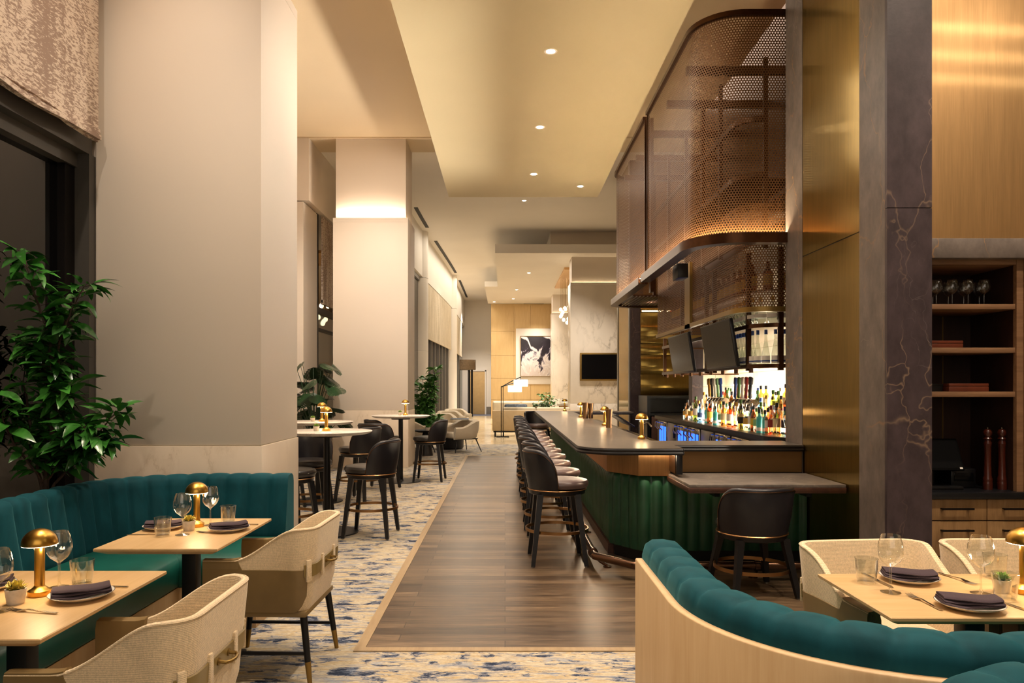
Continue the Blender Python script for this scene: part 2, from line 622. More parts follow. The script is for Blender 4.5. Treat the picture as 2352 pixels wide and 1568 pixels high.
def carpet():
    t = NT('carpet')
    v = t.coord((1, 1.5, 1))
    warp = t.n('TexNoise', None, Vector=v, Scale=6.0, Detail=5.0, Roughness=0.65).outputs['Color']
    vv = t.n('VectorMath', {'operation': 'MULTIPLY_ADD'}, i0=warp, i1=(0.22, 0.1, 0.0), i2=t.coord((1, 2.1, 1))).outputs[0]
    streak = t.noise(t.coord((0.5, 5.5, 1)), 5.5, 6, 0.7)
    fine = t.noise(t.coord((0.6, 3.0, 1)), 60, 3, 0.7)
    patch = t.noise(vv, 4.6, 9, 0.74, 0.4)
    patch2 = t.noise(t.coord((1.1, 2.0, 1), loc=(3, 8, 0)), 2.2, 7, 0.7, 0.4)
    base = t.ramp(streak, [(0.34, C('#5d6678')), (0.43, C('#97928a')), (0.50, C('#c0b49a')), (0.57, C('#a18d68')), (0.63, C('#cdc3ac')), (0.70, C('#a29a8c'))])
    gold = t.ramp(t.noise(vv, 7, 5, 0.7), [(0.55, BLACK), (0.62, WHITE)])
    base = t.mix(t.math('MULTIPLY', gold, 0.6), base, C('#b39a68'))
    m1 = t.ramp(patch, [(0.525, BLACK), (0.55, WHITE)])
    m2 = t.ramp(patch, [(0.56, BLACK), (0.59, WHITE)])
    m3 = t.ramp(patch2, [(0.56, BLACK), (0.62, WHITE)])
    col = t.mix(t.math('MULTIPLY', m3, 0.7), base, C('#8792a0'))
    col = t.mix(t.math('MULTIPLY', m1, 0.85), col, C('#59667c'))
    col = t.mix(t.math('MULTIPLY', m2, 0.95), col, C('#18243a'))
    col = t.mix(t.math('MULTIPLY', t.ramp(fine, [(0.3, WHITE), (0.55, BLACK)]), 0.5), col, C('#4a4d56'))
    MA['carpet'] = t.pbr(col, 0.95, 0, Normal=t.bump(fine, 0.4, 0.006), Specular_IOR_Level=0.1)


carpet()


def tile_floor():
    t = NT('tile_floor')
    v = t.coord()
    br = t.n('TexBrick', {'offset': 0.0}, Vector=v, Scale=1.0, Mortar_Size=0.004, Brick_Width=0.9, Row_Height=0.9)
    br.inputs['Color1'].default_value = C('#cdb994'); br.inputs['Color2'].default_value = C('#d8c7a6'); br.inputs['Mortar'].default_value = C('#9f8d6e')
    col = t.mix(0.25, br.outputs['Color'], t.ramp(t.noise(v, 2.5, 5), [(0.3, C('#b39d78')), (0.7, C('#e0d2b6'))]))
    MA['tile_floor'] = t.pbr(col, 0.14, 0)


tile_floor()


def wall_tile():
    t = NT('wall_tile')
    tc = t.n('TexCoord')
    sp = t.n('SeparateXYZ', None, Vector=tc.outputs['Object'])
    cb = t.n('CombineXYZ', None, X=sp.outputs[0], Y=sp.outputs[2])
    br = t.n('TexBrick', {'offset': 0.0}, Vector=cb.outputs[0], Scale=1.0, Mortar_Size=0.004, Brick_Width=0.3, Row_Height=0.3)
    br.inputs['Color1'].default_value = C('#e6d9bd'); br.inputs['Color2'].default_value = C('#eee2ca'); br.inputs['Mortar'].default_value = C('#b8a685')
    MA['wall_tile'] = t.pbr(br.outputs['Color'], 0.15, 0)


wall_tile()


def blind_fabric(name, a, b):
    t = NT(name)
    n1 = t.noise(t.coord((1, 1, 3.5), (0.5, 0, 0)), 22, 5, 0.7, 0.5)
    n2 = t.noise(t.coord((1, 0.6, 0.12)), 9, 3)
    f = t.math('ADD', n1, t.math('MULTIPLY', t.math('SUBTRACT', n2, 0.5), 0.5))
    col = t.ramp(f, [(0.47, C(a)), (0.53, C(b))])
    MA[name] = t.pbr(col, 0.9, 0, Normal=t.bump(t.noise(t.coord(), 300, 2), 0.2, 0.002), Specular_IOR_Level=0.15)


blind_fabric('blind_fabric', '#cdbca9', '#958071')
blind_fabric('blind_pale', '#d2c6b0', '#b9ac94')


def perforated():
    t = NT('perforated_bronze')
    tc = t.n('TexCoord')
    sp = t.n('SeparateXYZ', None, Vector=tc.outputs['UV'])
    p = 0.026
    u = t.math('DIVIDE', sp.outputs[0], p)
    w = t.math('DIVIDE', sp.outputs[1], p * 0.87)
    row = t.math('FLOOR', w)
    odd = t.math('MODULO', t.math('ADD', row, 1000.0), 2.0)
    fx = t.math('SUBTRACT', t.math('FRACT', t.math('ADD', u, t.math('MULTIPLY', odd, 0.5))), 0.5)
    fy = t.math('MULTIPLY', t.math('SUBTRACT', t.math('FRACT', w), 0.5), 0.87)
    d = t.math('SQRT', t.math('ADD', t.math('MULTIPLY', fx, fx), t.math('MULTIPLY', fy, fy)))
    hole = t.math('LESS_THAN', d, 0.32)
    bs = t.n('BsdfPrincipled')
    t.set(bs, 'Base Color', C('#6a4826')); t.set(bs, 'Metallic', 0.45); t.set(bs, 'Roughness', 0.45)
    tr = t.n('BsdfTransparent')
    MA['perforated_bronze'] = t.surf(t.n('MixShader', None, i0=hole, i1=bs, i2=tr))


perforated()


def thin_glass(name, tint='#ffffff', refl=1.0, rough=0.0, power=3.2, base=0.05):
    t = NT(name)
    lw = t.n('LayerWeight', None, Blend=0.5)
    f = t.math('POWER', lw.outputs['Facing'], power)
    f = t.math('MULTIPLY', t.math('MULTIPLY_ADD', f, 1 - base, base), refl)
    tr = t.n('BsdfTransparent', None, Color=C(tint))
    gl = t.n('BsdfGlossy', None, Color=WHITE, Roughness=rough)
    MA[name] = t.surf(t.n('MixShader', None, i0=f, i1=tr, i2=gl))


thin_glass('glass', '#f8f9f7', 1.0, 0.0, 2.6, 0.085)
thin_glass('window_glass', '#5d4a42', 0.7, 0.0, 3.0, 0.05)
thin_glass('clear_pane', '#e8efee', 1.0, 0.0, 3.5, 0.05)
for nm, tn in (('clear_bottle', '#e3e6e0'), ('amber_bottle', '#e2b67c'), ('dark_amber', '#b07a4c'), ('pink_bottle', '#efd9c8'), ('olive_bottle', '#a3a96a'), ('blue_bottle', '#a8cfee'), ('purple_bottle', '#7a5a9a'), ('straw_bottle', '#eedbb0'), ('red_bottle', '#d99a70')):
    thin_glass(nm, tn, 0.7, 0.03, 2.6, 0.06)


def leaf_mat(name, base, dark, rough=0.28):
    t = NT(name)
    v = t.coord()
    f = t.noise(v, 4, 3)
    col = t.ramp(f, [(0.3, C(dark)), (0.7, C(base))])
    MA[name] = t.pbr(col, rough, 0, Specular_IOR_Level=0.5, Transmission_Weight=0.0)


leaf_mat('leaf_dark', '#3f7f2e', '#163f13', 0.24)
leaf_mat('leaf_mid', '#68a34c', '#356a2a', 0.4)
leaf_mat('leaf_monstera', '#2a4a28', '#122413', 0.35)
leaf_mat('leaf_grey', '#6f8a60', '#40583a', 0.6)


def painting():
    t = NT('painting')
    tc = t.n('TexCoord')
    g = tc.outputs['Generated']
    sp = t.n('SeparateXYZ', None, Vector=g)
    w = t.n('TexNoise', None, Vector=g, Scale=2.4, Detail=9.0, Roughness=0.68, Distortion=1.6)
    n2 = t.noise(g, 5.5, 8, 0.7, 2.0)
    h = t.math('SUBTRACT', t.math('ADD', w.outputs['Fac'], t.math('MULTIPLY', sp.outputs[2], 0.42)), 0.2)
    col = t.ramp(h, [(0.36, C('#d8cfcc')), (0.43, C('#efe9e6')), (0.475, C('#8d8494')), (0.5, C('#2a2230')), (0.62, C('#1c1620'))])
    gold = t.ramp(n2, [(0.60, BLACK), (0.68, WHITE)])
    low = t.ramp(sp.outputs[2], [(0.3, WHITE), (0.6, BLACK)])
    col = t.mix(t.math('MULTIPLY', t.math('MULTIPLY', gold, low), 0.8), col, C('#c79a6a'))
    st = t.n('TexWave', {'bands_direction': 'DIAGONAL'}, Vector=t.coord((1, 1, 0.35), (0, 0.5, 0), 'Generated'), Scale=1.9, Distortion=3.0, Detail=3.0).outputs['Fac']
    stk = t.ramp(st, [(0.94, BLACK), (0.985, WHITE)])
    col = t.mix(t.math('MULTIPLY', stk, t.ramp(sp.outputs[2], [(0.45, BLACK), (0.65, WHITE)])), col, C('#e9e2e2'))
    MA['painting'] = t.pbr(col, 0.5, 0)


painting()
# ------------------------------------------------------------------ camera
cam_d = bpy.data.cameras.new('camera')
cam = bpy.data.objects.new('camera', cam_d)
COL.objects.link(cam)
cam.location = (0, 0, H)
cam.rotation_euler = (PI / 2, 0, 0)
cam_d.sensor_width = 36
cam_d.lens = F / 2352 * 36
cam_d.shift_x = (1176 - PX) / 2352
cam_d.shift_y = (PY - 784) / 2352
cam_d.clip_start = 0.05
cam_d.clip_end = 200
sc.camera = cam


def slab(name, x0, x1, y0, y1, z0, z1, mat, bev=0.0, parent=None, **k):
    o = MB().box(x0, x1, y0, y1, z0, z1, bev).build(name, MA[mat], parent, **k)
    if parent is None: struct(o)
    return o


CE = 6.15          # upper ceiling
# floors: carpet, wood walkway, stone tile beyond
struct(MB().box(-4.5, 9.3, -3, 4.19, -0.06, 0).build('floor', MA['carpet']))
struct(MB().box(-4.5, -0.86, 4.19, 19.3, -0.06, 0).build('floor', MA['carpet']))
struct(MB().box(-0.86, 3.0, 16.1, 19.3, -0.06, 0).build('floor', MA['carpet']))
struct(MB().box(-0.80, 9.3, 4.25, 16.04, -0.06, 0.002).build('floor', MA['floor_wood']))
struct(MB().box(3.0, 9.0, 16.04, 19.3, -0.06, 0).build('floor', MA['tile_floor']))
struct(MB().box(-6, 9.0, 19.3, 41, -0.06, 0).build('floor', MA['tile_floor']))
wood('edge_wood', '#a08a68', '#836c4e', 1.0, 0.4, 'y')
struct(MB().box(-0.86, -0.80, 4.19, 16.1, -0.06, 0.006).build('trim_1', MA['edge_wood']))
struct(MB().box(-0.80, 9.3, 4.19, 4.25, -0.06, 0.006).build('trim_2', MA['edge_wood']))
struct(MB().box(-0.80, 3.0, 16.04, 16.1, -0.06, 0.006).build('trim_3', MA['edge_wood']))

# ceilings
struct(MB().box(-5, 9.3, -3, 13.78, CE, CE + .1).build('ceiling', MA['ceiling_paint']))
struct(MB().box(-5, 9, 13.78, 14.62, CE - .02, CE + .1).build('ceiling', MA['ceiling_paint']))
struct(MB().box(-6, 9, 14.62, 41, CE, CE + .1).build('ceiling', MA['white_paint']))
struct(MB().box(-1.066, 1.757, -3, 14.05, 5.10, 5.42).build('ceiling', MA['panel_paint']))
# floating white ceiling clouds at the far end with the bulkhead above them
struct(MB().box(-0.29, 6, 21.7, 34.9, 5.42, 5.68).build('ceiling', MA['white_paint']))
struct(MB().box(-0.80, -0.29, 29.0, 34.9, 5.42, 5.63).build('ceiling', MA['white_paint']))
struct(MB().box(1.36, 6, 22.2, 30, 5.68, CE).build('ceiling', MA['wall_paint']))
struct(MB().box(-0.1, 1.36, 25.5, 30, 5.68, CE - .12).build('ceiling', MA['wall_paint']))


def column(nm, x0, x1, y0, y1, ztop, wains=1.068, face='wall_paint', lower='wainscot_marble', upper='wall_paint', inset=.045, strip=True, up_top=CE):
    root = thing(nm, None, None, ((x0 + x1) / 2, (y0 + y1) / 2, 0))
    root['kind'] = 'structure'
    cx, cy = (x0 + x1) / 2, (y0 + y1) / 2
    X0, X1, Y0, Y1 = x0 - cx, x1 - cx, y0 - cy, y1 - cy
    if wains:
        MB().box(X0 - .008, X1 + .008, Y0 - .008, Y1 + .008, 0, wains - .006, .003).build('wainscot', MA[lower], root)
        MB().box(X0 + .004, X1 - .004, Y0 + .004, Y1 - .004, wains - .006, wains).build('reveal', MA['tile_grout'], root)
    t = .03
    # shaft with a shallow trough at its head for the light strip
    MB().box(X0, X1, Y0, Y1, wains, ztop - .08, .004).build('shaft', MA[face], root)
    r = MB()
    r.box(X0, X1, Y0, Y0 + t * .5, ztop - .08, ztop); r.box(X0, X1, Y1 - t * .5, Y1, ztop - .08, ztop)
    r.box(X0, X0 + t * .5, Y0 + t * .5, Y1 - t * .5, ztop - .08, ztop); r.box(X1 - t * .5, X1, Y0 + t * .5, Y1 - t * .5, ztop - .08, ztop)
    r.build('cove_lip', MA[face], root)
    MB().box(X0 + inset, X1 - inset, Y0 + inset, Y1 - inset, ztop - .08, up_top - .0).build('column_head', MA[upper], root)
    if strip:
        s = MB()
        a = inset * .42
        for (p, q, u, w) in ((X0 + .05, X1 - .05, Y0 + a, Y0 + a + .012), (X0 + .05, X1 - .05, Y1 - a - .012, Y1 - a), (X1 - a - .012, X1 - a, Y0 + .05, Y1 - .05), (X0 + a, X0 + a + .012, Y0 + .05, Y1 - .05)):
            s.box(p, q, u, w, ztop - .075, ztop - .03)
        s.build('light_strip', MA['led_warm'] if strip is True else MA[strip], root)
    return root


column('column_1', -3.03, -1.805, 5.48, 6.43, 4.76)
column('column_2', -3.2, -1.805, 13.76, 14.75, 4.64)
column('column_3', 1.97, 3.9, 22.3, 23.2, 4.64, wains=1.0, face='white_marble', lower='white_marble', upper='wall_paint', up_top=5.43, strip='led_far')
column('column_4', 1.98, 3.4, 31.4, 32.3, 4.64, wains=1.0, face='white_marble', lower='white_marble', upper='wall_paint', up_top=5.43, strip='led_far')

# left side: window wall beside the banquette
w = MB()
w.box(-3.6, -3.03, -3, 5.48, 3.33, CE)
w.box(-3.6, -3.03, -3, 5.40, 0, 0.42)
w.box(-3.6, -3.17, 5.44, 6.43, 0, 3.33)
w.box(-3.6, -3.03, 5.49, 6.43, 3.33, CE)
w.box(-3.6, -3.035, 5.50, 6.43, 0, 3.33)
struct(w.build('wall_left', MA['wall_paint']))
win = thing('window_1', None, None, (-3.2, 3.0, 0)); win['kind'] = 'structure'
f = MB()
f.box(-.03, .16, -3.2, 2.45, 3.20, 3.33); f.box(-.06, .08, -3.2, 2.45, 3.10, 3.20); f.box(-.05, .09, -3.2, 2.45, .36, .46)
f.build('window_frame', MA['grey_frame'], win)
f = MB()
f.box(-.01, .165, 2.40, 2.485, .42, 3.2)
f.build('window_frame', MA['grey_frame'], win)
f = MB()
f.box(-.05, .06, 2.28, 2.40, .46, 3.12); f.box(-.05, .06, .2, .3, .46, 3.12); f.box(-.05, .06, -2.2, -2.1, .46, 3.12)
f.build('window_frame', MA['dark_frame'], win)
MB().box(-.005, .005, -3.2, 2.3, .46, 3.1).build('glass', MA['window_glass'], win)

# hidden wall between the two columns, pier and second window
struct(slab('wall_left', -4.3, -4.1, 6.43, 13.8, 0, CE, 'wall_paint'))
struct(slab('wall_left', -4.3, -3.035, 6.42, 6.44, 0, CE, 'wall_paint'))
pier = thing('column_5', None, None, (-3.9, 14.3, 0)); pier['kind'] = 'structure'
MB().box(-.4, .14, -.5, .5, 0, 4.95).build('shaft', MA['wall_paint'], pier)
MB().box(-.4, .25, -.52, 7.2, 4.97, CE).build('soffit_box', MA['wall_paint'], pier)
w2 = thing('window_2', None, None, (-3.86, 16.0, 0)); w2['kind'] = 'structure'
f = MB()
f.box(-.06, .1, -1.2, -1.08, 0, 4.97); f.box(-.06, .1, 1.1, 1.25, 0, 4.97); f.box(-.06, .08, -1.1, 1.1, 3.02, 3.12); f.box(-.06, .08, -1.1, 1.1, 2.66, 2.70)
f.build('window_frame', MA['dark_frame'], w2)
MB().box(-.005, .005, -1.1, 1.1, 0, 3.05).build('glass', MA['clear_pane'], w2)
struct(slab('wall_left', -4.1, -3.7, 17.25, 19, 0, CE, 'wall_paint'))
struct(slab('wall_left', -3.7, -2.45, 18.3, 18.5, 0, CE, 'wall_paint'))
# lounge seen through that window
struct(slab('wall_left', -9.5, -9.3, 20, 40, 0, 2.55, 'panel_wood'))
struct(slab('wall_left', -9.5, -4.2, 33, 33.2, 0, 2.6, 'panel_wood'))
struct(slab('wall_left', -9.5, -4.2, 33, 33.2, 2.6, 6, 'wall_paint'))
struct(slab('ceiling', -9.6, -4.3, 14.9, 34, 5.0, 5.1, 'wall_paint'))
struct(slab('floor', -9.6, -4.3, 14.9, 34, -.06, 0, 'tile_floor'))

# round columns along the left and the gently curved wall between them
for i, (cx, cy) in enumerate(((-2.66, 22.3), (-2.36, 31.0))):
    rc = thing('column_%d' % (6 + i), None, None, (cx, cy, 0)); rc['kind'] = 'structure'
    MB().lathe([(.345, 0), (.345, 2.55), (.34, 2.555), (.34, 2.57), (.345, 2.575), (.345, 4.75)], n=40).build('shaft', MA['white_paint'], rc)
    MB().lathe([(.345, 4.76), (.345, CE)], n=40).build('column_head', MA['white_paint'], rc)


def leftx(y):
    return -2.52 + 0.34 * smooth01((y - 18) / 15)


pth = [(leftx(y), y) for y in [18.4 + k * .5 for k in range(44)]]
o = MB().sweep(pth, lambda i, s: [(0, 4.78), (0, CE), (-.2, CE), (-.2, 4.78)]).build('wall_left', MA['white_paint']); struct(o)
pthw = [(leftx(y) - .12, y) for y in [18.4 + k * .5 for k in range(44)]]
wl = thing('window_3', None, None, (0, 0, 0)); wl['kind'] = 'structure'
MB().sweep(pthw, lambda i, s: [(0, 0), (0, 4.78), (-.01, 4.78), (-.01, 0)]).build('glass', MA['window_glass'], wl)
f = MB()
for y in (23.6, 24.6, 25.6, 26.6, 27.6, 28.6, 29.6, 33, 34.5, 36):
    f.box(leftx(y) - .16, leftx(y) - .04, y - .06, y + .06, 0, 4.78)
f.build('window_frame', MA['grey_metal'], wl)
f = MB()
f.sweep(pthw, lambda i, s: [(.05, 4.66), (.05, 4.78), (-.06, 4.78), (-.06, 4.66)])
f.build('window_frame', MA['grey_metal'], wl)
for k, (ya, yb) in enumerate(((19.2, 21.6), (23.6, 30.2), (32.3, 38.4))):
    n = 14
    pp = [(leftx(ya + (yb - ya) * q / n) + .2, ya + (yb - ya) * q / n) for q in range(n + 1)]
    o = MB().sweep(pp, lambda i, s: [(-.05, CE - .012), (.05, CE - .012), (.05, CE + .02), (-.05, CE + .02)]).build('trim_%d' % (4 + k), MA['slot_black'])
    struct(o)

# far end
struct(slab('wall_back', -4, 1, 40, 40.2, 0, CE, 'white_paint'))
struct(slab('wall_back', 2.0, 9, 38, 38.2, 0, CE, 'wall_paint'))
struct(slab('wall_right', 8.8, 9.0, 15, 41, 0, CE, 'wall_paint'))
struct(slab('floor', -2.3, -.6, 38.2, 39.98, 0.0, .012, 'threshold_blue'))
wp = thing('wall_back', None, None, (0, 35, 0)); wp['kind'] = 'structure'
pw = MB()
xs = [-.66, .42, 1.2, 2.1, 2.9, 3.8]
zs = [0, .9, 1.9, 2.98, 4.12, 5.42]
zs2 = zs
for i in range(5):
    for j in range(5):
        pw.box(xs[i] + .006, xs[i + 1] - .006, -.03, .15, zs2[j] + .006, zs2[j + 1] - .006)
pw.build('wood_panel', MA['panel_wood'], wp)
MB().box(-.66, 3.8, 0, .2, 0, 5.42).build('wall_backing', MA['door_wood'], wp)
MB().box(.51, 2.16, -.06, -.03, 1.62, 4.25, .004).build('picture_panel', MA['white_paint'], wp)
pic = thing('painting', 'large abstract black, white and gold canvas on the pale wood wall', 'painting', (1.46, 34.9, 2.0))
MB().box(-.71, .71, -.03, .02, 0, 1.87, .004).build('canvas', MA['painting'], pic)
f = MB()
for b in ((-.735, -.71, 0, 1.87), (.71, .735, 0, 1.87), (-.735, .735, -.025, 0), (-.735, .735, 1.87, 1.895)):
    f.box(b[0], b[1], -.04, .025, b[2], b[3])
f.build('frame', MA['antique_brass'], pic)
dr = thing('door_1', None, None, (-1.5, 39.95, 0)); dr['kind'] = 'structure'
MB().box(-.42, .41, -.04, .02, .02, 2.33, .004).build('door_leaf', MA['door_wood'], dr)
f = MB(); f.box(-.5, -.42, -.06, .03, 0, 2.4); f.box(.41, .49, -.06, .03, 0, 2.4); f.box(-.5, .49, -.06, .03, 2.33, 2.42)
f.build('door_frame', MA['white_paint'], dr)
slab('baseboard_back', -1.0, -.66, 39.93, 40, 0, .42, 'grey_metal')

# right side near wall around the service niche
NF, NY = 5.05, 5.62            # niche front plane and back
struct(slab('wall_right', 2.87, 9.2, NF, NF + .12, 2.51, CE, 'brass_wall', bev=0.0))
struct(slab('trim_8', 2.86, 9.2, NF - .02, NF + .5, 2.375, 2.51, 'dark_stone', bev=.003))
struct(slab('wall_right', 3.56, 9.2, NF + .02, NF + .12, 0, 2.375, 'shelf_wood'))
struct(slab('wall_right', 9.2, 9.3, -3, 5.2, 0, CE, 'wall_paint'))
struct(slab('wall_front', -4.5, 9.3, -3.1, -3.0, 0, CE, 'wall_paint'))
struct(slab('wall_right', 4.6, 4.8, 6.4, 16, 0, CE, 'wall_paint'))
struct(slab('wall_right', 2.87, 4.8, 6.36, 6.42, 2.9, CE, 'wall_paint'))
# pillar between bar and niche: side clad in brass between stone strips, front in dark stone
pl = thing('column_8', None, None, (2.87, 5.9, 0)); pl['kind'] = 'structure'
MB().box(-.30, .0, -.9, -.53, 0, CE).build('stone_strip', MA['dark_stone'], pl)
MB().box(-.30, .0, .50, .88, 0, CE).build('stone_strip', MA['dark_stone'], pl)
b = MB()
bz = [0, 0.97, CE]
MB().box(-.297, -.05, -.53, .50, 0, 2.62).build('brass_panel', MA['brass_panel'], pl)
m = MB(); m.box(-.297, -.05, -.53, .50, 2.628, CE); m.build('brass_panel', MA['brass_panel'], pl)
MB().box(-.29, -.05, -.53, .50, 2.62, 2.628).build('joint', MA['slot_black'], pl)
f = MB()
for (za, zb) in ((0, 2.70), (2.705, CE)):
    f.box(-.302, .0, -.925, -.895, za, zb)
f.build('stone_face', MA['dark_stone_front'], pl)
# matching pillar at the far end of the bar
pf = thing('column_9', None, None, (2.72, 16.0, 0)); pf['kind'] = 'structure'
MB().box(-.15, .12, -.8, -.74, 0, CE).build('stone_face', MA['dark_stone_front'], pf)
MB().box(-.147, .12, -.74, .9, 0, CE).build('brass_panel', MA['brass_panel'], pf)
f = MB(); f.box(-.16, .0, -.74, -.62, 0, CE); f.box(-.16, .0, .8, .92, 0, CE)
f.build('corner_trim', MA['grey_metal'], pf)

# recessed downlights
dl0 = thing('ceiling_downlight', 'nearest recessed downlight in the low ceiling panel above the walkway', 'downlight', (0.49, 7.95, 5.10), 0, 'recessed downlights')
MB().lathe([(.045, .006), (.05, -.002), (.068, -.004), (.072, 0), (.072, .004)], n=24).build('trim_ring', MA['white_paint'], dl0)
MB().lathe([(0, .0), (.046, .0)], n=20).build('lens', MA['downlight_glow'], dl0)
dl = [((.485, 10.27, 5.1), 'second recessed downlight along the low ceiling panel over the walkway'),
      ((.487, 12.54, 5.1), 'third recessed downlight along the low ceiling panel over the walkway'),
      ((1.354, 13.3, 5.1), 'recessed downlight near the far end of the ceiling panel, closest to the mesh canopy'),
      ((.48, 18.5, CE), 'recessed downlight in the higher grey ceiling beyond the low panel')]
for p, l in dl: dup(dl0, p, None, l)
for p, l in (((.82, 25.5, 5.42), 'tiny downlight at the front of the far white ceiling panel'), ((.47, 29.9, 5.42), 'tiny downlight halfway along the far white ceiling panel'),
             ((.37, 33, 5.42), 'tiny downlight at the back of the far white ceiling panel'), ((-.5, 34.2, 5.42), 'tiny downlight in the small lower step of the far white ceiling')):
    dup(dl0, p, None, l)

# blinds
bl = thing('roman_blind', 'mottled beige roman blind over the dark window beside the large plant', 'blind', (-2.945, 5.36, 3.27))
pp = [(0.0, -k * .12) for k in range(60)]
def bsec(i, s):
    wv = .012 * math.sin(s * 9) + .006 * math.sin(s * 23)
    return [(-.0 + wv, .0 + .008 * math.sin(s * 7)), (.012 + wv, 0), (.018 + wv * .6, 2.8), (.0, 2.8)]
MB().sweep(pp, bsec).build('blind_panel', MA['blind_fabric'], bl)
for zz, dx in ((.018, -.022), (.062, -.014)):
    m = MB()
    m.sweep(pp, lambda i, s: [(dx + .01 * math.sin(s * 9), zz - .012 + .012 * math.sin(s * 6 + zz * 40)), (dx + .032 + .01 * math.sin(s * 9), zz - .012 + .012 * math.sin(s * 6 + zz * 40)), (dx + .032 + .01 * math.sin(s * 9), zz + .026 + .012 * math.sin(s * 6 + zz * 40)), (dx + .01 * math.sin(s * 9), zz + .022 + .012 * math.sin(s * 6 + zz * 40))])
    m.build('blind_fold', MA['blind_fabric'], bl)
bl2 = thing('roman_blind', 'narrow strip of mottled roman blind seen left of the second pale column', 'blind', (-3.72, 14.98, 3.2))
MB().sweep([(0, k * .12) for k in range(18)], lambda i, s: [(.0, 0), (.03, 0), (.03, 1.75), (0, 1.75)]).build('blind_panel', MA['blind_fabric'], bl2)
m = MB(); m.sweep([(0, k * .12) for k in range(18)], lambda i, s: [(-.01, -.03), (.045, -.03), (.045, .06), (-.01, .06)]); m.build('blind_fold', MA['blind_fabric'], bl2)
for k, (ya, yb, lab) in enumerate(((23.0, 26.1, 'pale fabric blind right of the first round column by the far windows'), (26.15, 30.5, 'pale fabric blind left of the second round column by the far windows'), (32, 37.5, 'far pale blind beyond the second round column, nearest the white end wall'))):
    b3 = thing('fabric_blind', lab, 'blind', (0, 0, 3.03))
    n = 10
    pp = [(leftx(ya + (yb - ya) * q / n) - .03, ya + (yb - ya) * q / n) for q in range(n + 1)]
    MB().sweep(pp, lambda i, s: [(0, .0), (.02, .0), (.02, 1.73), (0, 1.73)]).build('blind_panel', MA['blind_pale'], b3)
    MB().sweep(pp, lambda i, s: [(-.01, -.02), (.03, -.02), (.03, .07), (-.01, .07)]).build('hem', MA['blind_pale'], b3)

# revolving door far left
rv = thing('revolving_door', 'far glass revolving door with a taupe drum canopy and dark posts', 'door', (-2.12, 37.6, 0))
MB().lathe([(.0, 2.36), (.62, 2.36), (.63, 2.38), (.63, 2.86), (.0, 2.86)], n=40).build('drum_canopy', MA['tan_strap'] if False else MA['planter_wood'], rv)
for a in (-35, -110, 60, 150):
    x, y = .55 * math.cos(math.radians(a)), .55 * math.sin(math.radians(a))
    MB().box(x - .05, x + .05, y - .05, y + .05, 0, 2.36).build('post', MA['black_metal'], rv)
MB().lathe([(.54, .05), (.54, 2.36)], n=24, a0=PI * .55, a1=PI * 1.35).build('curved_glass', MA['clear_pane'], rv)
# ------------------------------------------------------------------ bar counter
bar = thing('bar_counter', 'long bar with green channel-tufted front, copper band and dark stone top', 'bar', (1.1, 6.3, 0))
bx, by = 1.1, 6.3
face_path = [(.96 - bx, 15.0 - by), (.96 - bx, 6.62 - by), (1.16 - bx, 6.32 - by), (2.56 - bx, 6.32 - by)]
fp = resample(face_path, .105 / 8)
# snap corners
CH = .105


def chan(s, w, d):
    u = (s % w) / w
    return d * math.sqrt(max(0.0, 1 - (2 * u - 1) ** 2)) if d else 0


def tuft(i, s):
    b = chan(s, CH, .04)
    k = b / .04
    return [(-.02, .10), (.002 + b * .55, .105), (.004 + b * .9, .16), (.004 + b, .40), (.004 + b * .95, .64), (.004 + b * .75, .70), (.0 + b * .4, .735), (-.02, .74)]


def mirror_n(fn):      # flips the offset side
    return lambda i, s: [(-o, z) for o, z in fn(i, s)]


# travel is toward the camera (-Y) first: right of travel is -X, the guests' side
MB().sweep(fp, tuft).build('tufted_front', MA['green_leather'], bar, ang=60)
MB().sweep(fp, lambda i, s: [(-.06, 0), (-.02, 0), (-.02, .105), (-.06, .105)]).build('toe_kick', MA['black_wood'], bar)
sp_ = [p for p in face_path[:2]]
MB().sweep(resample([face_path[0], (face_path[1][0], face_path[1][1] + .05)], .4), lambda i, s: [(-.03, 0), (.035, 0), (.03, .085), (-.03, .085)]).build('baseboard', MA['toe_wood'], bar)
MB().sweep(face_path[:3] + [(1.40 - bx, 6.32 - by)], lambda i, s: [(-.02, .745), (.05, .745), (.05, .955), (-.02, .955)]).build('copper_band', MA['copper_panel'], bar, ang=10)
# body behind
m = MB()
m.box(.99 - bx, 1.30 - bx, 6.75 - by, 15.0 - by, .1, .95)
m.box(1.2 - bx, 2.55 - bx, 6.40 - by, 6.80 - by, .1, .95)
m.build('bar_body', MA['black_wood'], bar)
MB().box(1.44 - bx, 2.56 - bx, 6.385 - by, 6.42 - by, .765, .955).build('bronze_back_panel', MA['bar_panel_bronze'], bar)
m = MB(); m.box(1.395 - bx, 1.445 - bx, 6.02 - by, 6.43 - by, .785, .955, .004); m.build('end_post', MA['black_wood'], bar)
MB().box(1.39 - bx, 1.396 - bx, 6.05 - by, 6.34 - by, .79, .95).build('copper_cheek', MA['copper_bar'], bar)
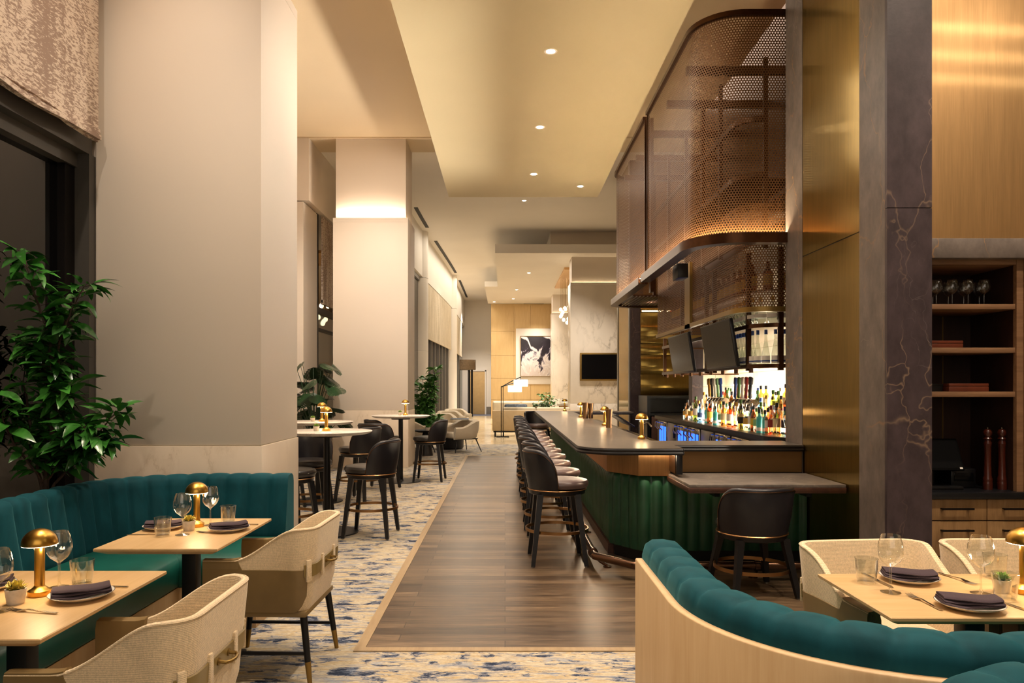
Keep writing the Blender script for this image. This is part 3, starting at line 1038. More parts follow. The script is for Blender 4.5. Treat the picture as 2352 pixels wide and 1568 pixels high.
# counter outline
outline = round_path([(2.564, 14.75), (1.36, 14.75), (1.36, 6.86), (2.564, 6.86)], [.05, .06], 4)
outer = round_path([(2.564, 6.36), (1.45, 6.36), (1.45, 6.0), (.616, 6.0), (.616, 15.35), (2.564, 15.35)], [.004, .01, .34, .06], 10)
poly = outline + outer
poly = [(x - bx, y - by) for x, y in poly]
MB().prism(poly, .972, 1.0).build('counter_top', MA['counter_stone'], bar, smooth=False)
ed = [(x - bx, y - by) for x, y in outer][::-1]
m = MB()
m.sweep(ed, lambda i, s: [(-.005, .945), (-.012, .99), (.003, .995), (.008, .985), (.004, .97), (.009, .96), (.003, .945)])
m.build('counter_edge', MA['black_wood'], bar, ang=30)
MB().prism(poly, .945, .9715).build('counter_underside', MA['black_wood'], bar, smooth=False)
# coat hooks under the lip, spaced out
for k in range(9):
    y = 7.1 + k * .82
    m = MB()
    m.tube([(.80 - bx, y - by, .945), (.80 - bx, y - by, .91), (.775 - bx, y - by, .895), (.765 - bx, y - by, .915)], .009, 6)
    m.build('coat_hook', MA['copper_ring'], bar)
# lower side ledge
led = thing('side_ledge', 'low grey veined stone ledge projecting from the end of the bar', 'counter', (1.97, 5.94, 0))
MB().box(1.385 - 1.97, 2.562 - 1.97, 5.56 - 5.94, 6.30 - 5.94, .742, .765, .003).build('stone_top', MA['ledge_stone'], led)
m = MB()
for (a, b, z0, z1) in ((.0, .012, .712, .742), (.004, .0, .70, .714)):
    m.box(1.375 - 1.97 + a, 2.562 - 1.97, 5.55 - 5.94 + a, 6.30 - 5.94, z0, z1, .003)
m.build('wood_edge', MA['toe_wood'], led)
m = MB(); m.box(1.6 - 1.97, 1.64 - 1.97, 5.65 - 5.94, 6.27 - 5.94, .66, .70); m.box(2.3 - 1.97, 2.34 - 1.97, 5.65 - 5.94, 6.27 - 5.94, .66, .70)
m.build('support_bracket', MA['black_metal'], led)
# foot rail
fr = thing('foot_rail', 'bronze tube foot rail around the foot of the bar', 'rail', (.75, 5.9, 0))
rp = round_path([(.73, 15.0), (.73, 6.02), (1.0, 5.70), (2.55, 5.70)], [.04, .04], 5)
m = MB(); m.tube([(x - .75, y - 5.9, .125) for x, y in rp], .032, 14); m.build('rail_tube', MA['copper_bar'], fr)
for (x, y, dx, dy) in ((.73, 6.15, 1, 0), (1.08, 5.70, 0, 1), (1.95, 5.7, 0, 1), (.73, 7.6, 1, 0), (.73, 9.1, 1, 0), (.73, 10.6, 1, 0)):
    m = MB()
    px_, py_ = x - .75, y - 5.9
    a = Matrix.Translation((px_, py_, .125)) @ (Matrix.Rotation(PI / 2, 4, 'X') if dx else Matrix.Rotation(PI / 2, 4, 'Y'))
    m.cyl(0, 0, -.03, .03, .042, n=16, M=a)
    m.tube([(px_, py_, .11), (px_ + dx * .06, py_ + dy * .06, .05), (px_ + dx * .12, py_ + dy * .12, .012)], .012, 8)
    m.cyl(px_ + dx * .12, py_ + dy * .12, 0, .012, .035, n=14)
    m.build('bracket', MA['copper_bar'], fr)
# under-counter light strip at the head of the tufting
m = MB(); m.box(.90 - bx, .92 - bx, 6.8 - by, 14.9 - by, .935, .944); m.box(1.15 - bx, 1.38 - bx, 6.20 - by, 6.22 - by, .935, .944)
m.build('light_strip', MA['led_bar'], bar)
m = MB(); m.box(1.5 - bx, 2.5 - bx, 6.22 - by, 6.24 - by, .70, .71)
m.build('light_strip', MA['led_soft'], bar)

# inner works of the bar: work shelf, ice well hatch
ws = thing('work_bench', 'dark service bench behind the bar top with a tilted black hatch', 'counter', (1.6, 11.5, 0))
MB().box(-.2, .25, -4.4, 3.2, 0, .82).build('bench_body', MA['black_metal'], ws)
MB().box(-.2, .25, -4.4, 3.2, .82, .85, .004).build('bench_top', MA['steel'], ws)
m = MB(); m.box(-.16, .16, -.5, .5, -.012, .012, .004, M=T(.17, -.1, 1.0) @ Matrix.Rotation(.55, 4, 'Y')); m.build('hatch', MA['plastic_black'], ws)
m = MB(); m.tube([(.1, -2.2, .85), (.1, -2.2, 1.02), (.2, -2.2, 1.05), (.24, -2.2, 1.0)], .012, 8); m.build('tap', MA['steel'], ws)

# far return wall with light panel below the far counter and dark side cabinet with brass niche
struct(slab('wall_back', 2.7, 4.6, 15.25, 15.4, 0, CE, 'bar_panel_bronze'))
nb = thing('brass_niche', 'banded brass niche panels behind the far end of the bar', 'wall panel', (3.4, 15.2, 0))
zz = [1.33, 1.76, 2.15, 2.38, 2.47, 3.02, 3.3]
for i in range(6):
    MB().box(-.62, 1.1, -.03 - .02 * (i % 2), .03, zz[i] + .004, zz[i + 1] - .004, .004).build('brass_band', MA['brass_panel'], nb)
m = MB(); m.box(-.6, 1.1, -.08, -.05, 3.04, 3.06); m.build('light_strip', MA['led_soft'], nb)
sc_ = thing('side_cabinet', 'black open service cabinet under the brass niche at the far end of the bar', 'cabinet', (3.35, 14.2, 0))
m = MB()
m.box(-.68, -.62, -.3, .6, 0, 1.33); m.box(-.62, .8, -.3, .6, 1.29, 1.33); m.box(-.62, .8, .5, .6, 0, 1.3); m.box(-.62, .8, -.3, .6, .96, 1.0)
m.build('carcass', MA['black_wood'], sc_)
for k in range(4):
    MB().box(-.6 + k * .34, -.28 + k * .34, -.31, -.29, .05, .94, .006).build('door', MA['toe_wood'], sc_)
# tiled wall behind the bottles
struct(slab('wall_right', 3.10, 4.6, 11.6, 11.8, 0, 3.2, 'wall_tile'))
struct(slab('trim_9', 2.93, 3.10, 11.58, 11.8, 0, 3.2, 'dark_stone_front'))
struct(slab('wall_right', 3.95, 4.1, 6.45, 11.6, 0, 3.2, 'wall_tile'))

# ------------------------------------------------------------------ back bar counter
bb = thing('back_bar', 'dark back bar counter with chilled taps and cabinet doors behind the bar', 'counter', (3.2, 9.8, 0))
cxy = round_path([(3.3, 13.0), (2.62, 13.0), (2.62, 7.1), (3.9, 7.1)], [.05, .5], 10)
pp = [(x - 3.2, y - 9.8) for x, y in cxy] + [(3.9 - 3.2, 13.0 - 9.8)]
MB().prism(pp, .95, 1.0).build('counter_top', MA['black_wood'], bb, smooth=False)
ci = [(max(x, 2.68) if x < 2.9 else x, max(y, 7.18)) for x, y in cxy]
pp2 = [(x - 3.2, y - 9.8) for x, y in ci] + [(3.9 - 3.2, 13.0 - 9.8)]
MB().prism(pp2, 0, .95).build('cabinet_body', MA['black_metal'], bb, smooth=False)
yy = 12.75
k = 0
while yy > 7.9:
    w_ = .62
    y0, y1 = yy - w_ - 9.8, yy - 9.8
    X = 2.67 - 3.2
    if k in (1, 4):
        MB().box(X - .02, X + .02, y0 + .01, y1 - .01, .12, .92, .005).build('cabinet_door', MA['grey_metal'], bb)
        m = MB(); m.box(X - .05, X - .02, y0 + .08, y0 + .1, .7, .86); m.build('handle', MA['black_metal'], bb)
    else:
        MB().box(X - .02, X + .02, y0 + .01, y1 - .01, .12, .92, .005).build('tap_cabinet', MA['steel'], bb)
        for j in range(3):
            a = y0 + .06 + j * .19
            MB().box(X - .024, X - .018, a, a + .12, .3, .84).build('blue_window', MA['led_blue'], bb)
            m = MB(); m.tube([(X - .03, a + .16, .9), (X - .08, a + .16, .9), (X - .09, a + .16, .82), (X - .05, a + .16, .78)], .012, 6)
            m.build('tap', MA['steel'], bb)
    yy -= .68
    k += 1
m = MB()
m.box(2.95 - 3.2, 3.2 - 3.2, 7.45 - 9.8, 12.0 - 9.8, 1.0, 1.10); m.box(3.2 - 3.2, 3.45 - 3.2, 7.45 - 9.8, 12.0 - 9.8, 1.0, 1.2)
m.build('bottle_riser', MA['black_metal'], bb)
m = MB()
m.box(2.945 - 3.2, 2.952 - 3.2, 7.5 - 9.8, 11.9 - 9.8, 1.02, 1.09); m.box(3.195 - 3.2, 3.202 - 3.2, 7.5 - 9.8, 11.9 - 9.8, 1.11, 1.19); m.box(3.46 - 3.2, 3.47 - 3.2, 7.5 - 9.8, 11.9 - 9.8, 1.0, 1.34)
m.build('glow_strip', MA['led_white'], bb)

# ------------------------------------------------------------------ bottles
def bottle(name, label, prof, mat, cap, lab=None, group=None, labz=(.28, .55), caph=.05, neck=.013, h=.30, r=.036, band=None):
    """prof in units of (r fraction, h fraction)"""
    t = thing(name, label, 'bottle', (0, 0, 0), 0, group)
    MB().lathe([(0, 0)] + [(a * r, b * h) for a, b in prof], n=16).build('glass_body', MA[mat], t)
    tr, tz = prof[-1][0] * r, prof[-1][1] * h
    MB().lathe([(0, tz - caph * .6), (tr + .003, tz - caph * .6), (tr + .003, tz + .012), (tr, tz + .015), (0, tz + .015)], n=14).build('cap', MA[cap], t)
    if lab:
        rr = max(a for a, b in prof if labz[0] - .12 <= b <= labz[1] + .12) * r + .0012
        MB().lathe([(rr, labz[0] * h), (rr, labz[1] * h)], n=18).build('label', MA[lab], t)
    if band:
        MB().lathe([(rr + .0006, labz[0] * h + .012), (rr + .0006, labz[0] * h + .026)], n=18).build('label_band', MA[band], t)
    return t


P_WINE = [(1, .01), (1, .60), (.92, .68), (.55, .78), (.36, .84), (.34, .99), (.38, 1.0)]
P_SPIRIT = [(1, .01), (1.0, .62), (.9, .70), (.45, .76), (.36, .80), (.36, 1.0)]
P_ROUND = [(.8, .01), (1.0, .08), (1.0, .45), (.8, .56), (.35, .64), (.28, .70), (.28, 1.0)]
P_TAPER = [(.8, .01), (.86, .2), (.95, .45), (.75, .62), (.42, .72), (.36, .8), (.34, 1.0)]
P_SQUAT = [(.96, .01), (1.0, .05), (1.0, .58), (.85, .66), (.34, .72), (.3, .76), (.3, 1.0)]
P_BELL = [(1, .01), (1, .28), (.9, .38), (.5, .62), (.33, .78), (.33, 1.0)]
KINDS = [
    ('liquor_bottle', 'amber whiskey bottle with cream label', P_SPIRIT, 'amber_bottle', 'cap_black', 'label_cream', dict()),
    ('liquor_bottle', 'clear spirit bottle with white label', P_SPIRIT, 'clear_bottle', 'steel', 'label_white', dict()),
    ('liquor_bottle', 'dark amber rum bottle with black cap', P_WINE, 'dark_amber', 'cap_black', 'label_yellow', dict()),
    ('liquor_bottle', 'pale pink decanter bottle with gold stopper', P_BELL, 'pink_bottle', 'cap_gold', None, dict(r=.042)),
    ('liquor_bottle', 'olive green tapered bottle with white round label', P_WINE, 'olive_bottle', 'cap_green', 'label_white', dict(h=.33)),
    ('liquor_bottle', 'squat clear decanter with dark cork', P_SQUAT, 'clear_bottle', 'cork', 'label_gold', dict(h=.24, r=.045)),
    ('liquor_bottle', 'solid teal gin bottle', P_SPIRIT, 'teal_bottle', 'cap_black', 'label_white', dict(h=.25, r=.032, labz=(.1, .25))),
    ('liquor_bottle', 'straw coloured liqueur bottle with red cap', P_TAPER, 'straw_bottle', 'cap_red', 'label_red', dict()),
    ('liquor_bottle', 'red bitter bottle with dark cap', P_SPIRIT, 'red_bottle', 'cap_black', 'label_white', dict(h=.28)),
    ('liquor_bottle', 'clear bottle with green label', P_ROUND, 'clear_bottle', 'cap_green', 'label_green', dict(h=.27)),
    ('liquor_bottle', 'pale blue gin bottle', P_SPIRIT, 'blue_bottle', 'cap_blue', 'label_blue', dict(h=.27)),
    ('liquor_bottle', 'gold tinted bourbon bottle with black label', P_SQUAT, 'straw_bottle', 'cork', 'label_black', dict(h=.27, r=.04)),
]
src = []
spots = []
for row, (X, Z) in enumerate(((2.76, 1.0), (2.87, 1.0), (3.07, 1.10), (3.31, 1.20))):
    y = 7.42 + .05 * row
    while y < 11.5:
        spots.append((X, y, Z))
        y += random.uniform(.10, .13) if y < 8.6 else random.uniform(.16, .26)
random.shuffle(spots)
front = [s for s in spots]
where = {0: 'on the counter edge', 1: 'just behind the front row', 2: 'on the low lit riser', 3: 'on the top lit riser'}
for n, (x, y, z) in enumerate(spots):
    k = n % 12
    nm, lab, pr, gm, cp, lb, kw = KINDS[k]
    g = 'back bar ' + lab.replace(' bottle', '') + ' bottles'
    full = lab + ' among the crowded lit back bar'
    xx = x + random.uniform(-.02, .02)
    if k not in [s[0] for s in src]:
        o = bottle(nm, full, pr, gm, cp, lb, g, **kw)
        o.location = (xx, y, z)
        src.append((k, o))
    else:
        dup(dict(src)[k], (xx, y, z), random.uniform(0, 6), scale=random.uniform(.9, 1.08))

# beer taps: two towers with coloured handles
hc = [['cap_blue', 'label_green', 'label_white', 'cap_black', 'cap_gold'], ['cap_black', 'cap_red', 'label_white', 'cap_green', 'cap_blue']]
for q, (x, y) in enumerate(((2.92, 10.1), (2.93, 9.0))):
    tw = thing('beer_tower', ('beer tap tower with blue and dark handles, left of the two' if q == 0 else 'beer tap tower with red and green handles, right of the two'), 'beer tap', (x, y, 1.0), 0, None)
    m = MB(); m.cyl(0, -.2, 0, .30, .025); m.cyl(0, .2, 0, .30, .025); m.tube([(0, -.32, .31), (0, .32, .31)], .045, 14); m.build('tower_body', MA['steel'], tw)
    for j in range(5):
        yy = -.28 + j * .14
        tl = -.16 + .08 * j
        M = T(-.05, yy, .34) @ Matrix.Rotation(-.28 * (1 if q == 0 else -1) * .7, 4, 'X')
        m = MB(); m.box(-.014, .014, -.026, .026, .02, .26, .01, M=M); m.box(-.02, .02, -.038, .038, .19, .28, .012, M=M)
        m.build('tap_handle', MA[hc[q][j]], tw)
        m = MB(); m.tube([(-.05, yy, .345), (-.09, yy, .31), (-.1, yy, .24)], .012, 6); m.build('spout', MA['steel'], tw)

# ------------------------------------------------------------------ canopy over the back bar
hood = thing('mesh_canopy', 'bronze perforated mesh canopy hanging over the back bar', 'canopy', (2.6, 9.5, 0))
hx, hy = 2.6, 9.5
near = resample(round_path([(2.66, 6.82), (1.80, 6.82), (1.80, 9.33)], .42, 14), .06)
far = resample(round_path([(1.80, 9.50), (1.80, 12.3), (3.6, 12.3)], .35, 12), .06)
loc = lambda P: [(x - hx, y - hy) for x, y in P]
near, far = loc(near), loc(far)
for P in (near, far):
    MB().sweep(P, lambda i, s: [(0, 2.90), (0, 4.93)], loop=False, uv=True).build('mesh_screen', MA['perforated_bronze'], hood, fix=False)
    MB().sweep(P, lambda i, s: [(-.09, 2.815), (.03, 2.815), (.03, 2.885), (-.082, 2.885), (-.082, 2.908), (-.09, 2.908)]).build('bottom_rim', MA['bronze'], hood)
    MB().sweep(P, lambda i, s: [(-.03, 4.92), (.02, 4.92), (.02, 4.965), (-.03, 4.965)]).build('top_rim', MA['bronze'], hood)
    MB().sweep(P, lambda i, s: [(-.07, 2.885), (-.045, 2.885), (-.045, 2.889), (-.07, 2.889)]).build('light_strip', MA['led_rim'], hood)
for y in (9.33, 9.50):
    MB().box(1.79 - hx, 1.82 - hx, y - hy - .012, y - hy + .012, 2.82, 4.96).build('post', MA['bronze'], hood)
MB().box(1.84 - hx, 1.88 - hx, 9.36 - hy, 9.47 - hy, 2.7, 4.9).build('post', MA['bronze'], hood)
# horizontal ribs behind the screen
for z in (3.35, 3.75, 4.1, 4.4, 4.66):
    pass
inner = loc(resample(round_path([(2.95, 7.03), (2.25, 7.03), (2.25, 10.96), (3.4, 10.96)], [.26, .03], 10), .06))
MB().sweep(inner, lambda i, s: [(0, 2.25), (0, 3.25)], loop=False, uv=True).build('inner_screen', MA['perforated_bronze'], hood, fix=False)
MB().sweep(inner, lambda i, s: [(-.03, 2.215), (.02, 2.215), (.02, 2.262), (-.03, 2.262)]).build('inner_rim', MA['antique_brass'], hood)
MB().box(2.22 - hx, 2.26 - hx, 8.90 - hy, 9.15 - hy, 2.215, 3.0).build('post', MA['antique_brass'], hood)
# soffit between outer and inner screen (solid, ribbed)
op = loc(round_path([(1.88, 10.9), (1.88, 12.22), (3.6, 12.22)], [.3], 10))
MB().prism(op + loc([(3.6, 10.9)]), 2.84, 2.855).build('soffit', MA['bronze'], hood, smooth=False)
m = MB()
for k in range(30):
    m.box(1.9 - hx + k * .055, 1.9 - hx + k * .055 + .028, 10.92 - hy, 12.16 - hy, 2.825, 2.84)
m.build('soffit_ribs', MA['copper_bar'], hood, smooth=False)
m = MB(); m.box(1.90 - hx, 2.02 - hx, 8.15 - hy, 8.4 - hy, 2.70, 2.86, .008); m.build('speaker_box', MA['plastic_black'], hood)
# frame inside the canopy: floors, rails, cross beams and curved hand rails
m = MB()
for y in (7.6, 8.5, 9.5, 10.5, 11.5):
    m.box(1.86 - hx, 4.0 - hx, y - hy - .03, y - hy + .03, 4.70, 4.78)
m.build('cross_beam', MA['bronze'], hood)
for k, z in enumerate((3.22, 3.55, 4.1)):
    pr = loc(round_path([(2.55, 7.25), (2.3, 7.25), (2.3, 11.6)], .22, 8))
    m = MB(); m.sweep(resample(pr, .1), lambda i, s: [(-.02, z), (.02, z), (.02, z + .05), (-.02, z + .05)]); m.build('curved_rail', MA['copper_bar'], hood)
for (x, y) in ((2.3, 7.9), (2.3, 8.6), (2.3, 9.4), (2.3, 10.4), (2.3, 11.4), (2.55, 7.25)):
    MB().box(x - hx - .02, x - hx + .02, y - hy - .02, y - hy + .02, 2.85, 4.72).build('upright', MA['bronze'], hood)
m = MB(); m.box(3.0 - hx, 3.9 - hx, 7.4 - hy, 11.4 - hy, 3.22, 5.6); m.build('core_wall', MA['bronze'], hood)
m = MB()
for z in (3.27, 3.6):
    m.prism(loc([(2.33, 7.5), (2.95, 7.5), (2.95, 11.5), (2.33, 11.5)]), z, z + .02)
m.build('inner_shelf', MA['copper_bar'], hood, smooth=False)
# shelf frame below
su = thing('hanging_shelf', 'bronze hanging bottle shelf with curved front below the mesh canopy', 'shelf', (2.9, 9.3, 0))
sx, sy = 2.9, 9.3
shp = [(x - sx, y - sy) for x, y in round_path([(3.6, 11.4), (2.42, 11.4), (2.42, 7.12), (3.2, 7.12)], [.05, .3], 10)]
for z in (1.70, 2.095):
    MB().prism(shp, z, z + .012).build('shelf_board', MA['copper_bar'], su, smooth=False)
    MB().sweep(shp, lambda i, s: [(-.005, z - .018), (.012, z - .018), (.012, z + .022), (-.005, z + .022)]).build('shelf_rim', MA['bronze'], su)
for (x, y) in ((2.44, 7.42), (2.44, 8.62), (2.44, 8.95), (2.44, 10.2), (2.655, 7.13), (2.44, 11.3)):
    MB().box(x - sx - .022, x - sx + .022, y - sy - .022, y - sy + .022, 1.66, 2.84).build('post', MA['bronze'], su)
m = MB()
for k in range(9):
    m.cyl(2.46 - sx, 7.4 + k * .48 - sy, 1.64, 1.69, .022, n=12)
m.build('lamp_puck', MA['copper_bar'], su)
m = MB(); m.box(2.62 - sx, 2.64 - sx, 7.3 - sy, 11.2 - sy, 1.714, 1.724); m.box(2.62 - sx, 2.64 - sx, 7.3 - sy, 11.2 - sy, 2.109, 2.119); m.box(2.5 - sx, 2.62 - sx, 7.30 - sy, 7.32 - sy, 1.714, 1.724); m.box(2.5 - sx, 2.62 - sx, 7.30 - sy, 7.32 - sy, 2.109, 2.119)
m.build('light_strip', MA['led_white'], su)
bp = resample(round_path([(2.475, 8.5), (2.475, 7.18), (2.72, 7.18)], .24, 8), .09)
b0 = bottle('vodka_bottle', 'clear long-necked bottle with blue cap and white label on the lower hanging shelf', P_BELL, 'clear_bottle', 'cap_blue', 'label_white', 'blue-capped bottles on the hanging shelf', labz=(.06, .27), h=.33, r=.038, band='label_blue')
b0.location = (bp[0][0], bp[0][1], 1.714)
for (x, y) in bp[1:]: dup(b0, (x, y, 1.714))
for y in (8.72, 8.8, 10.35, 10.5, 10.65): dup(b0, (2.5, y, 1.714))
P_GLOBE = [(.55, .01), (.85, .12), (1, .32), (.85, .55), (.45, .68), (.25, .74), (.25, 1)]
bp = resample(round_path([(2.475, 8.5), (2.475, 7.19), (2.7, 7.19)], .24, 8), .125)
g0 = bottle('tequila_bottle', 'round clear glass bottle on the upper hanging shelf under the mesh', P_GLOBE, 'clear_bottle', 'cap_gold', 'label_white', 'round bottles on the upper hanging shelf', labz=(.26, .40), h=.26, r=.058)
g0.location = (bp[0][0], bp[0][1], 2.109)
for (x, y) in bp[1:]: dup(g0, (x, y, 2.109))
us = thing('display_shelf', 'curved bronze shelf behind the lower mesh holding gold medallion bottles', 'shelf', (2.7, 9.2, 0))
MB().prism([(x - 2.7, y - 9.2) for x, y in round_path([(3.0, 11.2), (2.45, 11.2), (2.45, 7.25), (3.0, 7.25)], [.05, .2], 8)], 2.44, 2.46).build('shelf_board', MA['copper_bar'], us, smooth=False)
MB().box(.12, .135, -1.8, 1.9, 2.46, 2.475).build('light_strip', MA['led_soft'], us)
k0 = thing('brandy_bottle', 'dark round bottle with gold medallion seen through the lower mesh', 'bottle', (2.5, 8.8, 2.46), 0, 'gold medallion bottles behind the lower mesh')
MB().lathe([(0, 0), (.045, 0), (.05, .02), (.05, .17), (.02, .21), (.018, .28), (0, .28)], n=16).build('glass_body', MA['dark_amber'], k0)
MB().lathe([(.0516, .05), (.0516, .15)], n=14, a0=PI * .62, a1=PI * 1.72).build('medallion', MA['label_gold'], k0)
for k, (x, y) in enumerate(resample(round_path([(2.5, 11.0), (2.5, 7.32), (2.8, 7.32)], .16, 6), .2)):
    dup(k0, (x, y, 2.46), 0)

# televisions
def tv(loc_, label, w=1.12, h=.50, tilt=-.16, rz=0.0):
    t = thing('television', label, 'television', loc_, rz)
    M = Matrix.Rotation(tilt, 4, 'Y')
    m = MB(); m.box(-.0, .035, -w / 2, w / 2, -h / 2, h / 2, .006, M=M); m.build('casing', MA['plastic_black'], t)
    m = MB(); m.box(-.003, .004, -w / 2 + .014, w / 2 - .014, -h / 2 + .02, h / 2 - .014, M=M); m.build('screen', MA['screen_black'], t)
    m = MB(); m.box(.03, .14, -.1, .1, -.1, .1, .01); m.build('wall_mount', MA['black_metal'], t)
    return t


tv((2.30, 8.02, 1.945), 'nearer tilted television hanging under the mesh canopy', rz=0)
tv((2.29, 9.68, 1.93), 'farther tilted television hanging under the far end of the mesh canopy', rz=0)
t = thing('television', 'wide black television set into the white marble column face', 'television', (3.0, 22.235, 1.70))
MB().box(-.75, .75, -.02, .05, -.02, .82, .006).build('casing', MA['antique_brass'], t)
MB().box(-.70, .70, -.028, -.015, .03, .77).build('screen', MA['screen_black'], t)

# cocktail shakers on the bar
ck = thing('cocktail_shaker', 'copper cocktail shaker tin on the bar, farther from the camera', 'shaker', (1.27, 11.7, 1.0))
MB().lathe([(0, 0), (.04, 0), (.036, .1), (.05, .25), (.046, .25), (.03, .02), (0, .02)], n=24).build('tin', MA['copper_ring'], ck)
dup(ck, (1.36, 11.75, 1.0), None, 'copper cocktail shaker tin on the bar, right-hand one of the far pair', scale=.95)
dup(ck, (1.27, 9.05, 1.0), None, 'copper cocktail shaker tin on the bar behind the second lamp', scale=.9)
# ------------------------------------------------------------------ bar stools
def make_stool(label, group, seat_mat='lit_seat_leather'):
    t = thing('bar_stool', label, 'bar stool', (0, 0, 0), 0, group)
    MB().lathe([(0, .637), (.215, .637), (.238, .646), (.249, .668), (.249, .686), (.236, .704), (.19, .712), (.1, .712), (0, .710)], (0, .022, 0), 40).build('seat', MA[seat_mat], t)
    MB().lathe([(0, .585), (.225, .585), (.24, .592), (.246, .626), (0, .626)], n=40).build('seat_frame', MA['black_wood'], t)
    MB().lathe([(.236, .622), (.252, .624), (.256, .629), (.252, .634), (.236, .635)], n=40).build('piping', MA['copper_ring'], t)
    # wrap-around backrest
    n = 44
    amax = math.radians(88)
    arc = []
    for i in range(n + 1):
        a = -PI / 2 - amax + 2 * amax * i / n
        arc.append((.243 * math.cos(a), .243 * math.sin(a)))

    def top(i):
        a = abs(-1 + 2 * i / n) * amax
        q = max(0.0, a - math.radians(44)) / math.radians(44)
        k = math.sqrt(max(0.0, 1 - q ** 2.4))
        return .672 + (.292 * k) + .008 * math.cos(a)

    def sec(i, s):
        z = top(i); b = .636
        q = (z - b)
        lean = .035 * min(1, q / .33)
        return [(.004, b), (.016 + lean * .4, b + q * .4), (.016 + lean, z - .02), (.012 + lean, z - .004), (lean - .004, z + .004), (lean - .022, z - .004), (lean - .028, z - .022), (lean * .4 - .030, b + q * .4), (-.03, b)]
    MB().sweep(arc, sec).build('backrest', MA['black_leather'], t, ang=55)
    m = MB()
    pts = []
    for i in range(n + 1):
        a = -PI / 2 - amax + 2 * amax * i / n
        z = top(i); lean = .035 * min(1, (z - .636) / .33)
        pts.append(((.2605 + lean) * math.cos(a), (.2605 + lean) * math.sin(a), z - .022))
    m.tube(pts, .0035, 6); m.build('back_piping', MA['copper_bar'], t)
    for sx_ in (-1, 1):
        for sy_ in (-1, 1):
            a, b = Vector((sx_ * .17, sy_ * .155, .60)), Vector((sx_ * .236, sy_ * .222, .012))
            m = MB()
            w0, w1 = .027, .017
            vs = []
            for p, w_ in ((a, w0), (a * .93 + b * .07, w0 * .92), (b, w1)):
                for (u, v) in ((-1, -1), (1, -1), (1, 1), (-1, 1)):
                    vs.append((p.x + u * w_, p.y + v * w_, p.z))
            fs = [(3, 2, 1, 0), (8, 9, 10, 11)]
            for L in (0, 4):
                for k in range(4): fs.append((L + k, L + (k + 1) % 4, L + 4 + (k + 1) % 4, L + 4 + k))
            m.add(vs, fs)
            lg = m.build('leg', MA['black_wood'], t, smooth=False)
            m = MB(); m.cyl(b.x, b.y, 0, .012, .014, n=10); m.build('glide', MA['grey_metal'], lg)
    m = MB()
    m.lathe([(.262, .272), (.272, .272), (.272, .297), (.262, .297), (.262, .272)], n=56)
    m.build('foot_ring', MA['copper_ring'], t)
    m = MB()
    for sx_ in (-1, 1):
        for sy_ in (-1, 1):
            m.box(sx_ * .205 - .012, sx_ * .205 + .012, sy_ * .193 - .012, sy_ * .193 + .012, .276, .30)
    m.build('ring_bracket', MA['copper_ring'], t)
    return t


def lower(root, d, ring):
    for ch in root.children:
        if ch.name.startswith('leg'):
            for v in ch.data.vertices:
                if v.co.z > .1: v.co.z -= d
        elif ch.name.startswith(('foot_ring', 'ring_bracket')):
            for v in ch.data.vertices: v.co.z -= ring
        else:
            for v in ch.data.vertices: v.co.z -= d
    return root


ordn = ['nearest dark leather stool in the row along the long bar', 'second stool from the camera in the row along the bar', 'third stool from the camera in the row along the bar', 'fourth stool from the camera in the row along the bar', 'fifth stool from the camera in the row along the bar', 'sixth stool from the camera in the row along the bar', 'seventh stool from the camera in the row along the bar', 'eighth stool from the camera in the row along the bar', 'ninth stool from the camera in the row along the bar', 'tenth and farthest stool in the row along the bar']
st0 = make_stool(ordn[0], 'bar stools along the bar')
st0.location = (.447, 6.38, 0); st0.rotation_euler.z = -PI / 2 + .03
for k in range(1, 10):
    dup(st0, (.447 + .012 * math.sin(k * 2.2), 6.38 + .785 * k, 0), -PI / 2 + .03 * math.sin(k * 3.1), ordn[k])
dup(st0, (.70, 15.9, 0), PI + .35, 'dark leather stool at the far end of the bar, turned to face the camera', 'bar stools')
lo = lower(make_stool('low dark leather stool with its back to the camera at the stone ledge', 'bar stools', 'dark_seat_leather'), .18, .09)
lo.location = (1.80, 5.40, 0); lo.rotation_euler.z = .16

# high top tables with stools
def make_hightop(label):
    t = thing('high_top_table', label, 'table', (0, 0, 0), 0, 'marble high top tables')
    MB().lathe([(0, 1.012), (.40, 1.012), (.43, 1.02), (.458, 1.036), (.462, 1.044), (.456, 1.048), (0, 1.048)], n=64).build('tabletop', MA['table_marble'], t)
    MB().cyl(0, 0, .012, 1.012, .036, n=24).build('post', MA['black_metal'], t)
    MB().lathe([(0, 0), (.318, 0), (.32, .006), (.316, .012), (.05, .016), (.04, .03), (0, .03)], n=56).build('base', MA['black_metal'], t)
    m = MB(); m.cyl(0, 0, .985, 1.012, .15, n=24); m.build('mounting_plate', MA['black_metal'], t)
    return t


